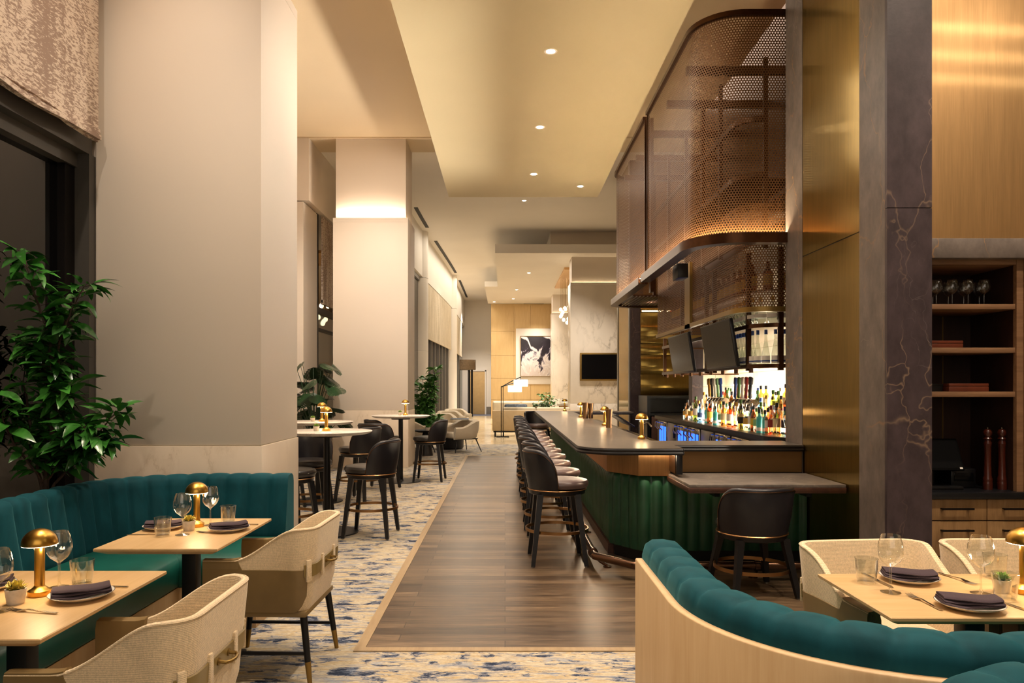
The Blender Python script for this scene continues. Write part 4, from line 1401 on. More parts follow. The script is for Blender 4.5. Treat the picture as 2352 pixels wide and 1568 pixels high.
ht = make_hightop('round white marble high-top table nearest the camera, beside the front pale column')
TA, TB, TC = (-1.835, 7.63), (-2.45, 9.69), (-1.655, 11.75)
ht.location = (*TA, 0)
dup(ht, (*TB, 0), None, 'round white marble high-top table behind the nearest one, farthest left')
dup(ht, (*TC, 0), None, 'round white marble high-top table against the second pale column')
hs0 = make_stool('dark stool right of the nearest high-top table, back to the walkway', 'stools at the high-top tables', 'dark_seat_leather')
hs0.location = (-1.355, 7.50, 0); hs0.rotation_euler.z = PI / 2 - .08
for (x, y, rz, l) in (
                      (-1.93, 9.80, PI / 2 - .35, 'dark stool right of the left-hand back high-top table'),
                      (-1.86, 10.85, -.35, 'dark stool with its back to the camera, before the high-top by the second column'),
                      (-2.0, 12.05, -PI / 2 + .5, 'dark stool left of the high-top beside the second column, nearest the column'),
                      (-1.205, 11.85, PI / 2 - .05, 'dark stool right of the high-top beside the second column'),
                      (-2.16, 8.12, PI + .45, 'dark stool facing the camera behind the nearest high-top table'),
                      (-2.09, 7.12, -PI / 2 + .7, 'dark stool at the near left of the nearest high-top, half hidden by the column'),
                      (-2.80, 9.25, -PI / 2 + .6, 'dark stool half hidden by the front column at the back high-top')):
    dup(hs0, (x, y, 0), rz, l)


# ------------------------------------------------------------------ beige dining armchairs
def make_armchair(label, group):
    t = thing('dining_armchair', label, 'chair', (0, 0, 0), 0, group)
    path = resample(round_path([(-.272, .27), (-.272, -.262), (.272, -.262), (.272, .27)], .075, 10), .02)
    N = len(path)
    # travel: down the left side toward -Y, so right of travel is -X = outside
    half = (N - 1) / 2.0

    def u(i): return abs(i - half) / half          # 0 at the back centre, 1 at the arm tips

    def ztop(i):
        return .625 + .165 * (1 - smooth01((u(i) - .36) / .46)) + .0

    def lean(i, z):
        k = 1 - smooth01((u(i) - .28) / .3)
        return .035 * k * max(0, (z - .40)) / .39 - .012 * (1 - max(0, min(1, (z - .36) / .1)))

    def sec(i, s, g=0.0):      # closed cross-section of the upholstered shell
        z = ztop(i); b = .362
        e = .012
        return [(-.004 + lean(i, b) + g, b), (.006 + lean(i, .45) + g, .45), (.006 + lean(i, z) + g, z - .02), (.002 + lean(i, z), z - .004), (-.008 + lean(i, z), z), (-.018 + lean(i, z), z - .004), (-.026 + lean(i, z), z - .03), (-.045 + lean(i, .45), .45), (-.045 + lean(i, b), b)]
    MB().sweep(path, sec).build('shell', MA['beige_weave'], t, ang=50)
    pts = []
    for i in range(N):
        a, b = path[max(i - 1, 0)], path[min(i + 1, N - 1)]
        L = math.dist(a, b); nx, ny = (b[1] - a[1]) / L, -(b[0] - a[0]) / L
        o = .004 + lean(i, ztop(i))
        pts.append((path[i][0] + nx * o, path[i][1] + ny * o, ztop(i) - .006))
    m = MB(); m.tube(pts, .0045, 6); m.build('piping', MA['beige_weave'], t)
    # leather arm panels
    for side in (0, 1):
        idx = [i for i in range(N) if (i < half) == (side == 0) and .30 < u(i) <= 1.0]
        if side: idx = idx[::-1]
        idx = [i for i in idx]
        pp = [path[i] for i in idx]
        sg = 1 if side == 0 else -1

        def zt(i):
            z = ztop(i)
            f = smooth01((u(i) - .74) / .04)
            return (.602 - .02 * (1 - f)) * (1 - f) + (z - .001) * f

        def zb(i): return .362 + .0 * u(i)

        def s2(k, s):
            i = idx[k]
            if u(i) < .40:      # curved lower edge toward the back
                q = (u(i) - .30) / .10
                lo = .60 - (.60 - .362) * math.sqrt(max(0, 1 - (1 - q) ** 2))
            else: lo = .362
            hi = max(zt(i), lo + .004)
            return [(sg * (.009 + lean(i, lo)), lo), (sg * (.0105 + lean(i, (lo + hi) / 2)), (lo + hi) / 2), (sg * (.0095 + lean(i, hi)), hi - .004), (sg * (-.002 + lean(i, hi)), hi), (sg * (-.002 + lean(i, lo)), lo)]
        MB().sweep(pp, s2).build('arm_panel', MA['tan_leather'], t, ang=50)
        # inner lining and front cap of the arm
        idc = [i for i in range(N) if (i < half) == (side == 0) and .765 < u(i) <= 1.0]
        if side: idc = idc[::-1]
        pc = [path[i] for i in idc]

        def s3(k, s):
            i = idc[k]; z = ztop(i)
            return [(sg * .008, .362), (sg * .010, z - .018), (sg * .005, z + .003), (sg * -.018, z + .006), (sg * -.04, z + .001), (sg * -.048, z - .03), (sg * -.05, .362)]
        MB().sweep(pc, s3).build('arm_cap', MA['tan_leather'], t, ang=60)
    # belt across the back
    bi = [i for i in range(N) if u(i) <= .37]
    pb = [path[i] for i in bi]
    MB().sweep(pb, lambda k, s: [(.009 + lean(bi[k], .575), .54), (.0125 + lean(bi[k], .575), .542), (.0135 + lean(bi[k], .60), .602), (.009 + lean(bi[k], .60), .604)]).build('strap', MA['tan_strap'], t, ang=50)
    for uu in (.33, .155):
        for sd in (-1, 1):
            i = int(round(half + sd * uu * half))
            a, b = path[i - 1], path[i + 1]
            an = math.atan2(b[1] - a[1], b[0] - a[0])
            M = T(path[i][0], path[i][1], 0) @ Rz(an)
            m = MB(); m.box(-.014, .014, -.021 - lean(i, .57), -.006 - lean(i, .57), .518, .628, .003, M=M)
            m.build('strap_loop', MA['beige_weave'], t)
    o = -.262 - .02 - lean(int(half), .57)
    hp = [(-.045, o + .002, .578), (-.045, o - .022, .575), (-.03, o - .032, .574), (0, o - .036, .573), (.03, o - .032, .574), (.045, o - .022, .575), (.045, o + .002, .578)]
    m = MB(); m.tube(hp, .0065, 8)
    for x in (-.045, .045): m.cyl(0, 0, 0, .006, .013, n=12, M=T(x, o + .006, .578) @ Matrix.Rotation(PI / 2, 4, 'X'))
    m.build('back_handle', MA['antique_brass'], t)
    m = MB(); m.box(-.222, .222, -.22, .31, .34, .465, .045, seg=4); m.build('seat_cushion', MA['beige_weave'], t)
    m = MB(); m.box(-.262, .262, -.25, .262, .335, .365, .008); m.build('seat_frame', MA['tan_leather'], t)
    for sx_ in (-1, 1):
        for sy_ in (-1, 1):
            a, b = Vector((sx_ * .225, sy_ * .215 - .01, .345)), Vector((sx_ * .262, sy_ * .26 - .01, 0))
            c_ = a.lerp(b, .68)
            m = MB(); m.tube([a, c_], .017, 12, radii=[.019, .0155]); lg = m.build('leg', MA['black_metal'], t)
            m = MB(); m.tube([c_, b], .0155, 12, radii=[.0158, .0115]); m.build('brass_tip', MA['antique_brass'], lg)
    for sx_ in (-1, 1):
        m = MB(); m.tube([(sx_ * .248, -.25, .15), (sx_ * .248, .23, .15)], .010, 8); m.build('stretcher', MA['black_metal'], t)
    return t


ac = make_armchair('beige woven armchair with leather arms at the nearest left table', 'beige dining armchairs')
ac.location = (-1.255, 2.53, 0); ac.rotation_euler.z = PI / 2 - .0
dup(ac, (-1.245, 4.0, 0), PI / 2 - .03, 'beige woven armchair with leather arms at the far left table')
dup(ac, (1.655, 3.16, 0), PI + .10, 'beige armchair behind the right table, nearer the stone pillar')
dup(ac, (2.30, 3.18, 0), PI + .0, 'beige armchair behind the right table, cut by the right picture edge')


# ------------------------------------------------------------------ banquettes
def banquette(name, label, path, side, loc_, seat_d=.64, thick=.16, zt=.876, ch=.155, velvet_='teal_velvet', wood_h=0, leather_='teal_leather', seat=True):
    """side=+1: the sitter side is to the right of travel"""
    t = thing(name, label, 'banquette', (loc_[0], loc_[1], 0))
    P = [(x - loc_[0], y - loc_[1]) for x, y in path]
    D = resample(P, ch / 10)
    S = side

    def bump(s):
        uu = (s % ch) / ch
        return max(0.0, 1 - (2 * uu - 1) ** 2) ** .4

    def sec(i, s):
        b = bump(s)
        d = .036 * (b - 1)
        zz = zt + .014 * (b - 1)
        r = [(0.0, .30), (0.0, zz - .06), (.012, zz - .02), (.04, zz - .002), (thick * .5, zz), (thick - .035, zz - .008), (thick - .008 + d * .6, zz - .035), (thick + d, zz - .08), (thick + .03 + d, .62), (thick + .055 + d, .47), (thick + .04, .40), (0.02, .32)]
        return [(S * (o), z) for o, z in r]
    MB().sweep(D, sec).build('tufted_back', MA[velvet_], t, ang=70)
    if seat:
        Q = resample(P, .06)

        def s2(i, s):
            a, b = thick + .01, thick + .04 + seat_d
            return [(S * a, .25), (S * a, .43), (S * (a + .08), .452), (S * (b - .09), .452), (S * (b - .03), .44), (S * (b - .004), .41), (S * b, .37), (S * (b - .002), .27), (S * (b - .02), .25)]
        MB().sweep(Q, s2).build('seat_cushion', MA[leather_], t, ang=50)
        MB().sweep(Q, lambda i, s: [(S * .02, .0), (S * .02, .25), (S * (thick + seat_d + .025), .25), (S * (thick + seat_d + .025), .0)]).build('oak_base', MA['oak_back'], t, ang=50)
    if wood_h:
        MB().sweep(resample(P, .04), lambda i, s: [(0, 0), (S * -.03, 0), (S * -.03, wood_h - .004), (S * -.026, wood_h), (0, wood_h)]).build('oak_back_panel', MA['oak_back'], t, ang=50)
    return t


banquette('banquette', 'curved teal velvet channel-tufted banquette along the left window', round_path([(-2.86, 1.0), (-2.86, 5.43), (-1.55, 5.43)], .78, 24), 1, (-2.2, 4.2))
banquette('banquette', 'curved teal velvet banquette with pale oak back in the right foreground', round_path([(.60, 3.24), (.60, 1.885), (3.4, 1.885)], .72, 24), -1, (1.6, 2.4), zt=.842, ch=.163, wood_h=.75, thick=.17)
banquette('banquette', 'teal tufted banquette top in the bottom right corner, closest to the camera', round_path([(.80, .75), (.80, 1.84), (3.4, 1.84)], .55, 20), 1, (1.8, 1.2), zt=.842, ch=.163, thick=.17)


# ------------------------------------------------------------------ dining tables
def dining_table(label, x0, x1, y0, y1, mat='oak_table', z=.72, posts=None):
    cx, cy = (x0 + x1) / 2, (y0 + y1) / 2
    t = thing('dining_table', label, 'table', (cx, cy, 0))
    X, Y = (x1 - x0) / 2, (y1 - y0) / 2
    m = MB()
    lv = [(1.0, z - .003, 0.003), (1.0, z, .006), ]
    rings = [(-.045, z - .036), (-.004, z - .016), (0, z - .012), (0, z - .003), (-.003, z)]
    vs, fs = [], []
    for o, zz in rings:
        vs += [(-X - o, -Y - o, zz), (X + o, -Y - o, zz), (X + o, Y + o, zz), (-X - o, Y + o, zz)]
    # note: o negative pulls the ring in
    vs = []
    for o, zz in rings:
        a, b = X + o, Y + o
        vs += [(-a, -b, zz), (a, -b, zz), (a, b, zz), (-a, b, zz)]
    fs.append((3, 2, 1, 0))
    for r in range(len(rings) - 1):
        for k in range(4): fs.append((r * 4 + k, r * 4 + (k + 1) % 4, r * 4 + 4 + (k + 1) % 4, r * 4 + 4 + k))
    n = (len(rings) - 1) * 4
    fs.append((n, n + 1, n + 2, n + 3))
    m.add(vs, fs)
    m.build('tabletop', MA[mat], t, smooth=False)
    for (px_, py_) in (posts or [(0, 0)]):
        m = MB(); m.box(px_ - .037, px_ + .037, py_ - .037, py_ + .037, .015, z - .036, .004); m.box(px_ - .2, px_ + .2, py_ - .16, py_ + .16, z - .045, z - .036)
        m.build('pedestal', MA['black_metal'], t)
        m = MB(); m.box(px_ - .22, px_ + .22, py_ - .22, py_ + .22, 0, .015, .004); m.build('base_plate', MA['black_metal'], t)
    return t


TZ = .72
dining_table('rectangular oak dining table nearest the camera on the left', -2.10, -1.435, 2.285, 3.14)
dining_table('rectangular oak dining table in the corner of the left banquette', -1.985, -1.385, 3.565, 4.39)
dining_table('long oak dining table on the right, inside the curved banquette', 1.305, 2.60, 2.50, 3.09, 'oak_table_x', posts=[(-.2, .0), (.36, 0)])
# ------------------------------------------------------------------ table lamps
def make_lamp(label):
    t = thing('table_lamp', label, 'lamp', (0, 0, 0), 0, 'brass dome table lamps')
    MB().lathe([(0, 0), (.038, 0), (.0395, .002), (.0395, .02), (.037, .022), (.03, .025), (.02, .034), (.0175, .038), (0, .038)], n=32).build('base', MA['lamp_brass'], t)
    MB().lathe([(.0175, .034), (.0172, .19), (0, .19)], n=24).build('stem', MA['lamp_brass'], t)
    pr = [(.060, .190)] + [(.0605 * math.cos(a), .193 + .057 * math.sin(a)) for a in [k * PI / 20 for k in range(0, 10)]] + [(0, .25)]
    MB().lathe(pr, n=40).build('dome_shade', MA['lamp_brass'], t)
    MB().lathe([(.0585, .1885), (.0585, .1895), (.019, .1895), (.018, .1885), (.0585, .1885)], n=32).build('light_ring', MA['lamp_glow'], t)
    return t


lp0 = make_lamp('lit brass dome lamp on the nearest left dining table')
lp0.location = (-1.742, 2.77, TZ)
BZ, HZ = 1.0, 1.048
lamps = [((-1.72, 4.13, TZ), 'lit brass dome lamp on the left corner dining table'),
         ((1.965, 2.80, TZ), 'lit brass dome lamp on the right dining table, at the picture edge'),
         ((-1.835, 7.60, HZ), 'lit brass dome lamp on the nearest marble high-top table'),
         ((-2.40, 9.70, HZ), 'lit brass dome lamp on the left back high-top table'),
         ((-1.585, 11.78, HZ), 'lit brass dome lamp on the high-top beside the second column')]
for (px_, yb, l) in ((1474, 1008, 'lit brass dome lamp on the bar, nearest the camera'), (1389, 977, 'lit brass dome lamp on the bar, second from the camera'), (1334, 958, 'lit brass dome lamp on the bar, third from the camera'), (1297, 943.5, 'lit brass dome lamp at the far end of the bar')):
    D = .5 * F / (yb - PY)
    lamps.append((((px_ - PX) * D / F, D, BZ), l))
for p, l in lamps: dup(lp0, p, None, l)
ALL_LAMPS = [(-1.742, 2.77, TZ)] + [p for p, l in lamps]

# ------------------------------------------------------------------ glassware, plates, cutlery
def make_wine(label, group=None, s=1.0):
    pr = [(0, .0), (.036, .0), (.0365, .002), (.028, .004), (.008, .009), (.0045, .02), (.004, .085), (.006, .097), (.016, .105), (.032, .118), (.0435, .138), (.0465, .155), (.044, .18), (.037, .205), (.0325, .218)]
    o = MB().lathe([(r * s, z * s) for r, z in pr], n=36).build('wine_glass', MA['glass'])
    return tag(o, label, 'glass', group)


def make_tumbler(label):
    pr = [(0, .004), (.033, .004), (.0345, .0), (.036, .004), (.0445, .098), (.0435, .0985), (.035, .012), (0, .011)]
    return tag(MB().lathe(pr, n=36).build('tumbler', MA['glass']), label, 'glass')


def make_plate(label):
    t = thing('plate', label, 'plate')
    MB().lathe([(0, .004), (.055, .003), (.06, 0), (.064, .003), (.085, .008), (.108, .0195), (.1095, .0215), (.107, .022), (.085, .0125), (.065, .0085), (0, .008)], n=56).build('dish', MA['ceramic'], t)
    MB().lathe([(.1085, .0205), (.1105, .0216), (.1085, .0226)], n=56).build('rim_line', MA['ceramic_rim'], t)
    return t


def make_napkin(label):
    rnd = random.Random(5)
    m = MB()
    n, k = 14, 10
    # rolled, soft folded cloth: stacked folds with a rounded left edge
    for L, (z0, h, w, l) in enumerate(((0, .011, .052, .098), (.0095, .011, .050, .096), (.0195, .012, .047, .093))):
        vs, fs = [], []
        for i in range(n + 1):
            x = -l + 2 * l * i / n
            sag = -.004 * math.cos(x / l * PI * .9) + .003 * math.sin(x * 40 + L)
            ends = 1 - .10 * abs(x / l) ** 4
            for j in range(k):
                a = 2 * PI * j / k
                ca, sa = math.cos(a), math.sin(a)
                ex = abs(ca) ** .45 * (1 if ca > 0 else -1)
                ez = abs(sa) ** .7 * (1 if sa > 0 else -1)
                vs.append((x, w * ends * ex + .004 * math.sin(x * 25 + L * 2), z0 + h / 2 + h / 2 * ez + sag + .006))
        for i in range(n):
            for j in range(k): fs.append((i * k + j, i * k + (j + 1) % k, (i + 1) * k + (j + 1) % k, (i + 1) * k + j))
        fs.append(tuple(reversed(range(k)))); fs.append(tuple(n * k + j for j in range(k)))
        m.add(vs, fs)
    return tag(m.build('napkin', MA['napkin'], ang=60), label, 'napkin')


def make_fork(label):
    m = MB()
    st = [(-.095, .004, .0065), (-.06, .0042, .006), (-.02, .006, .0035), (.02, .009, .0032), (.032, .0075, .006), (.045, .0045, .0115), (.06, .003, .0125)]
    vs, fs = [], []
    for (x, z, w) in st:
        for (sy_, sz_) in ((-1, -1), (1, -1), (1, 1), (-1, 1)): vs.append((x, sy_ * w, z + sz_ * .0013))
    for i in range(len(st) - 1):
        for k in range(4): fs.append((i * 4 + k, i * 4 + (k + 1) % 4, i * 4 + 4 + (k + 1) % 4, i * 4 + 4 + k))
    fs.append((3, 2, 1, 0)); n = (len(st) - 1) * 4; fs.append((n, n + 1, n + 2, n + 3))
    m.add(vs, fs)
    for k in range(4):
        y = -.0105 + .007 * k
        m.tube([(.058, y, .003), (.08, y, .0035), (.105, y * .95, .008)], .0018, 6, radii=[.002, .0018, .0009])
    return tag(m.build('fork', MA['steel']), label, 'fork')


def make_knife(label):
    m = MB()
    st = [(-.115, .0065, .003), (-.04, .0055, .0032), (-.01, .005, .0035), (0.0, .0075, .0032), (.05, .009, .0028), (.085, .008, .0024), (.105, .003, .002)]
    vs, fs = [], []
    for (x, w, z) in st:
        for (sy_, sz_) in ((-1, -1), (1, -1), (1, 1), (-1, 1)): vs.append((x, sy_ * w * (1 if sy_ > 0 or x < 0 else .8), z + sz_ * (.0022 if x < 0 else .0009)))
    for i in range(len(st) - 1):
        for k in range(4): fs.append((i * 4 + k, i * 4 + (k + 1) % 4, i * 4 + 4 + (k + 1) % 4, i * 4 + 4 + k))
    fs.append((3, 2, 1, 0)); n = (len(st) - 1) * 4; fs.append((n, n + 1, n + 2, n + 3))
    m.add(vs, fs)
    return tag(m.build('knife', MA['steel']), label, 'knife')


def leaf_mesh(m, M, L, W, droop=.3, fold=.25, n=5, mi=0, curl=0.0):
    """a pointed leaf along +X, folded on its midrib"""
    vs, fs = [], []
    for i in range(n + 1):
        u = i / n
        w = W * math.sin(PI * min(1, u * .93 + .07)) ** .85 * (1 - .25 * u)
        x = L * (u - .12 * droop * u * u)
        z = -droop * L * u * u * .6 + curl * math.sin(u * 5) * L
        vs += [(x, w, z + fold * w), (x, 0, z), (x, -w, z + fold * w)]
    for i in range(n):
        for k in range(2): fs.append((i * 3 + k, i * 3 + k + 1, i * 3 + 4 + k, i * 3 + 3 + k))
    m.add(vs, fs, mi, M)


def make_succulent(label, green='succulent', s=1.0, seed=1):
    r = random.Random(seed)
    t = thing('potted_succulent', label, 'plant', (0, 0, 0), 0, 'small succulents in stone pots')
    MB().lathe([(0, 0), (.026 * s, 0), (.028 * s, .004), (.0345 * s, .05 * s), (.034 * s, .054 * s), (.030 * s, .054 * s), (.029 * s, .046 * s), (0, .046 * s)], n=28).build('pot', MA['pot_stone'], t)
    m = MB(); m.lathe([(0, .047 * s), (.030 * s, .047 * s)], n=16); m.build('soil', MA['soil'], t)
    m = MB()
    for ring, (k, el, L, W) in enumerate(((8, .25, .042, .011), (7, .75, .04, .0105), (5, 1.15, .034, .009))):
        for j in range(k):
            a = 2 * PI * j / k + ring * .5 + r.uniform(-.15, .15)
            M = T(0, 0, .05 * s) @ Rz(a) @ Matrix.Rotation(-el + r.uniform(-.12, .12), 4, 'Y')
            # thick leaves: two shells
            leaf_mesh(m, M, L * s, W * s, -.3, .5)
            leaf_mesh(m, M @ T(0, 0, -.004 * s), L * s, W * s * .9, -.3, -.3)
    m.build('leaves', MA[green], t)
    return t


wg = make_wine('wine glass beside the lamp on the nearest left table'); wg.location = (-1.735, 2.88, TZ)
for p, l in (((-1.76, 2.57, TZ), 'wine glass cut by the left picture edge on the nearest left table'),
             ((-1.70, 3.90, TZ), 'wine glass left of the lamp on the left corner table'),
             ((-1.66, 4.17, TZ), 'wine glass right of the lamp on the left corner table'),
             ((1.464, 2.81, TZ), 'wine glass nearest the left end of the right table'),
             ((1.797, 2.795, TZ), 'wine glass beside the succulent on the right table')):
    dup(wg, p, None, l)
tu = make_tumbler('clear water tumbler behind the plate on the nearest left table'); tu.location = (-1.668, 2.92, TZ)
for p, l in (((-1.79, 3.87, TZ), 'clear water tumbler at the left of the left corner table'),
             ((-1.59, 4.25, TZ), 'clear water tumbler at the right of the left corner table'),
             ((1.44, 2.95, TZ), 'clear water tumbler at the left end of the right table'),
             ((1.835, 2.714, TZ), 'clear water tumbler in front of the succulent on the right table'),
             ((2.0, 3.02, TZ), 'clear water tumbler behind the lamp on the right table')):
    dup(tu, p, None, l)
pt = make_plate('cream plate with napkin on the nearest left table'); pt.location = (-1.565, 2.735, TZ)
nk = make_napkin('folded plum-grey napkin on the nearest left table plate'); nk.location = (-1.565, 2.735, TZ + .007); nk.rotation_euler.z = .55
S2 = [((-2.01, 2.85), .4, 'plate at the left picture edge on the nearest left table'), ((-1.50, 4.02), .5, 'right-hand plate on the left corner table'), ((-1.875, 4.07), .35, 'left-hand plate on the left corner table'),
      ((1.625, 2.975), -.28, 'back plate on the right table'), ((1.638, 2.61), -.22, 'front plate on the right table')]
for (x, y), a, l in S2:
    dup(pt, (x, y, TZ), None, 'cream ' + l)
    n2 = dup(nk, (x, y, TZ + .007), a, 'folded plum-grey napkin on the ' + l)
sk = make_succulent('yellow-green succulent in a stone pot on the nearest left table', 'succulent_yellow', 1.0, 3); sk.location = (-1.762, 2.665, TZ)
dup(sk, (-1.717, 4.02, TZ), 1.0, 'yellow-green succulent in a stone pot on the left corner table')
sg = make_succulent('green succulent in a stone pot on the right table', 'succulent', .92, 8); sg.location = (1.885, 2.81, TZ)
dup(sg, (-1.925, 7.55, HZ), .5, 'green succulent in a white pot on the nearest high-top table')
dup(sg, (-2.50, 9.62, HZ), 1.5, 'green succulent in a white pot on the back left high-top table')
dup(sg, (-1.665, 11.74, HZ), 2.5, 'green succulent in a white pot on the high-top by the second column')
fk = make_fork('fork in front of the plate on the nearest left table'); fk.location = (-1.63, 2.56, TZ); fk.rotation_euler.z = PI - .22
for (x, y, a, l) in ((-1.545, 3.945, PI - .15, 'fork in front of the right plate on the left corner table'), (1.515, 2.67, PI / 2 + .05, 'fork left of the front plate on the right table'), (1.83, 3.0, -PI / 2 + .2, 'fork right of the back plate on the right table'), (-1.88, 4.28, PI, 'fork behind the left plate on the left corner table')):
    dup(fk, (x, y, TZ), a, l)
kn = make_knife('knife behind the plate on the nearest left table'); kn.location = (-1.58, 2.885, TZ); kn.rotation_euler.z = PI - .1
for (x, y, a, l) in ((-1.51, 4.19, PI - .1, 'knife behind the right plate on the left corner table'), (-1.89, 3.90, PI, 'knife in front of the left plate on the left corner table'), (1.497, 2.97, -PI / 2 + .05, 'knife left of the back plate on the right table'), (1.815, 2.575, PI / 2 + .15, 'knife right of the front plate on the right table')):
    dup(kn, (x, y, TZ), a, l)

# ------------------------------------------------------------------ service niche at the right
nx, ny = 3.2, 5.3
ni = thing('service_shelving', 'built-in walnut shelving in the niche right of the stone pillar', 'shelving', (nx, ny, 0))
MB().box(2.87 - nx, 3.64 - nx, 5.60 - ny, 5.64 - ny, .78, 2.38).build('back_panel', MA['shelf_dark'], ni)
m = MB(); m.box(3.52 - nx, 3.55 - nx, 5.12 - ny, 5.60 - ny, .78, 2.38); m.build('side_panel', MA['shelf_dark'], ni)
m = MB(); m.box(3.515 - nx, 3.58 - nx, 5.085 - ny, 5.12 - ny, .78, 2.38); m.build('front_stile', MA['shelf_wood'], ni)
m = MB(); m.box(2.87 - nx, 3.53 - nx, 5.09 - ny, 5.60 - ny, 2.34, 2.40); m.build('head_panel', MA['shelf_wood'], ni)
for z in (2.052, 1.752, 1.448):
    m = MB(); m.box(2.87 - nx, 3.52 - nx, 5.10 - ny, 5.60 - ny, z - .018, z + .018, .002); m.build('shelf', MA['shelf_wood'], ni)
simple('mirror', '#8d7a5c', 0.05, 1.0)
MB().box(2.88 - nx, 3.03 - nx, 5.59 - ny, 5.60 - ny, .80, 2.3).build('mirror_strip', MA['mirror'], ni)
m = MB(); m.box(3.305 - nx, 3.311 - nx, 5.592 - ny, 5.60 - ny, .8, 2.03); m.build('metal_joint', MA['antique_brass'], ni)
cu = thing('service_cabinet', 'oak drawer cabinet with dark stone top in the niche', 'cabinet', (nx, ny, 0))
MB().box(2.87 - nx, 3.64 - nx, 5.04 - ny, 5.60 - ny, .735, .78, .004).build('stone_top', MA['black_wood'], cu)
MB().box(2.88 - nx, 3.64 - nx, 5.10 - ny, 5.60 - ny, .1, .735).build('carcass', MA['slot_black'], cu)
for (xa, xb) in ((2.885, 3.302), (3.308, 3.64)):
    for (za, zb) in ((.585, .728), (.34, .578), (.10, .333)):
        d = MB().box(xa - nx, xb - nx, 5.075 - ny, 5.10 - ny, za, zb, .0015).build('drawer', MA['oak_drawer'], cu)
        m = MB()
        hz = za + (zb - za) * .5 + .01 if zb > .7 else zb - .06
        m.box(xa - nx + .09, xa - nx + .31, 5.035 - ny, 5.045 - ny, hz - .005, hz + .008); m.box(xa - nx + .10, xa - nx + .12, 5.04 - ny, 5.08 - ny, hz - .004, hz + .004); m.box(xa - nx + .28, xa - nx + .30, 5.04 - ny, 5.08 - ny, hz - .004, hz + .004)
        m.build('handle', MA['dark_frame'], d)
MB().box(2.88 - nx, 3.64 - nx, 5.12 - ny, 5.5 - ny, 0, .1).build('plinth', MA['slot_black'], cu)
w2_ = make_wine('clear wine glass in the row on the top niche shelf', 'wine glasses on the top niche shelf', .85); w2_.location = (2.93, 5.22, 2.07)
for k in range(1, 10):
    r_, c_ = divmod(k, 5)
    dup(w2_, (2.93 + .112 * c_ + .05 * r_, 5.22 + .13 * r_, 2.07))
for (x, y, z, w_, d_, h_, mt, nm, l) in ((3.05, 5.30, 1.77, .34, .2, .055, 'red_box', 'wooden_box', 'long reddish wooden box on the second niche shelf'), (3.26, 5.30, 1.466, .28, .2, .058, 'red_box', 'wooden_box', 'reddish wooden box on the lower niche shelf')):
    b = thing(nm, l, 'box', (x, y, z))
    MB().box(-w_ / 2, w_ / 2, -d_ / 2, d_ / 2, 0, h_ * .62, .004).build('tray', MA[mt], b)
    MB().box(-w_ / 2, w_ / 2, -d_ / 2, d_ / 2, h_ * .64, h_, .004).build('lid', MA[mt], b)
b = thing('storage_box', 'small black box on the lower niche shelf', 'box', (3.03, 5.34, 1.466))
MB().box(-.07, .07, -.1, .1, 0, .05, .003).build('body', MA['plastic_black'], b); MB().box(-.072, .072, -.102, .102, .038, .055, .003).build('lid', MA['plastic_black'], b)
for k in range(6):
    b = thing('menu_book', ['lowest green book', 'second green book from the bottom', 'third green book from the bottom', 'third green book from the top', 'second green book from the top', 'topmost green book'][k] + ' of the stack on the lower niche shelf', 'book', (2.925, 5.28, 1.466 + k * .0125), 0, 'green menu books')
    MB().box(-.05, .04, -.1, .1, 0, .012, .002).build('cover', MA['book_green'], b)
    MB().box(-.046, .0405, -.096, .1005, .003, .009).build('pages', MA['label_white'], b)


def mill(loc_, label, h=.32):
    t = thing('pepper_mill', label, 'pepper mill', loc_)
    pr = [(0, 0), (.030, 0), (.031, .03), (.030, .035), (.028, .04), (.030, .05), (.029, .055), (.024, .07), (.021, .16), (.0225, .22), (.026, .232), (.026, .238), (.021, .245), (.021, .252), (.028, .258), (.021, .266)]
    k = h / .32
    MB().lathe([(r, z * k) for r, z in pr] + [(0, .266 * k)], n=28).build('body', MA['mill_wood'], t)
    MB().lathe([(0, .264 * k), (.018, .268 * k), (.028, .282 * k), (.028, .292 * k), (.02, .304 * k), (.008, .308 * k), (0, .308 * k)], n=24).build('turning_head', MA['mill_wood'], t)
    MB().lathe([(0, .306 * k), (.005, .308 * k), (.006, .315 * k), (0, .32 * k)], n=12).build('finial', MA['steel'], t)


mill((3.39, 5.2, .78), 'tall dark wood pepper mill in the niche, left of the pair at the right', .44)
mill((3.49, 5.2, .78), 'tall dark wood pepper mill in the niche, at the right picture edge', .44)
mill((3.03, 5.46, .78), 'tall dark wood pepper mill half hidden behind the black terminal', .44)
pos = thing('payment_terminal', 'black point-of-sale terminal on the niche counter', 'terminal', (3.02, 5.27, .78))
MB().box(-.16, .18, -.11, .11, 0, .025, .006).build('base', MA['plastic_black'], pos)
MB().cyl(0, .03, .025, .14, .05, n=24).build('stand', MA['plastic_black'], pos)
M = T(0, -.03, .24) @ Matrix.Rotation(-.45, 4, 'X')
MB().box(-.2, .2, -.012, .012, -.12, .12, .006, M=M).build('monitor', MA['matte_black'], pos)
MB().box(-.185, .185, -.0135, -.011, -.105, .105, M=M).build('screen', MA['matte_black'], pos)
MB().box(.165, .185, -.0145, -.0125, -.112, -.1, M=M).build('sticker', MA['label_white'], pos)
pr = thing('receipt_printer', 'squat black receipt printer beside the terminal', 'printer', (3.26, 5.36, .78))
MB().box(-.09, .09, -.1, .1, 0, .14, .012).build('body', MA['plastic_black'], pr); MB().box(-.07, .07, -.104, -.09, .05, .11, .004).build('paper_slot', MA['screen_black'], pr)

# ------------------------------------------------------------------ plants
def tube_branch(m, pts, r0, r1): 
    n = len(pts)
    m.tube(pts, r0, 8, radii=[r0 + (r1 - r0) * i / (n - 1) for i in range(n)])


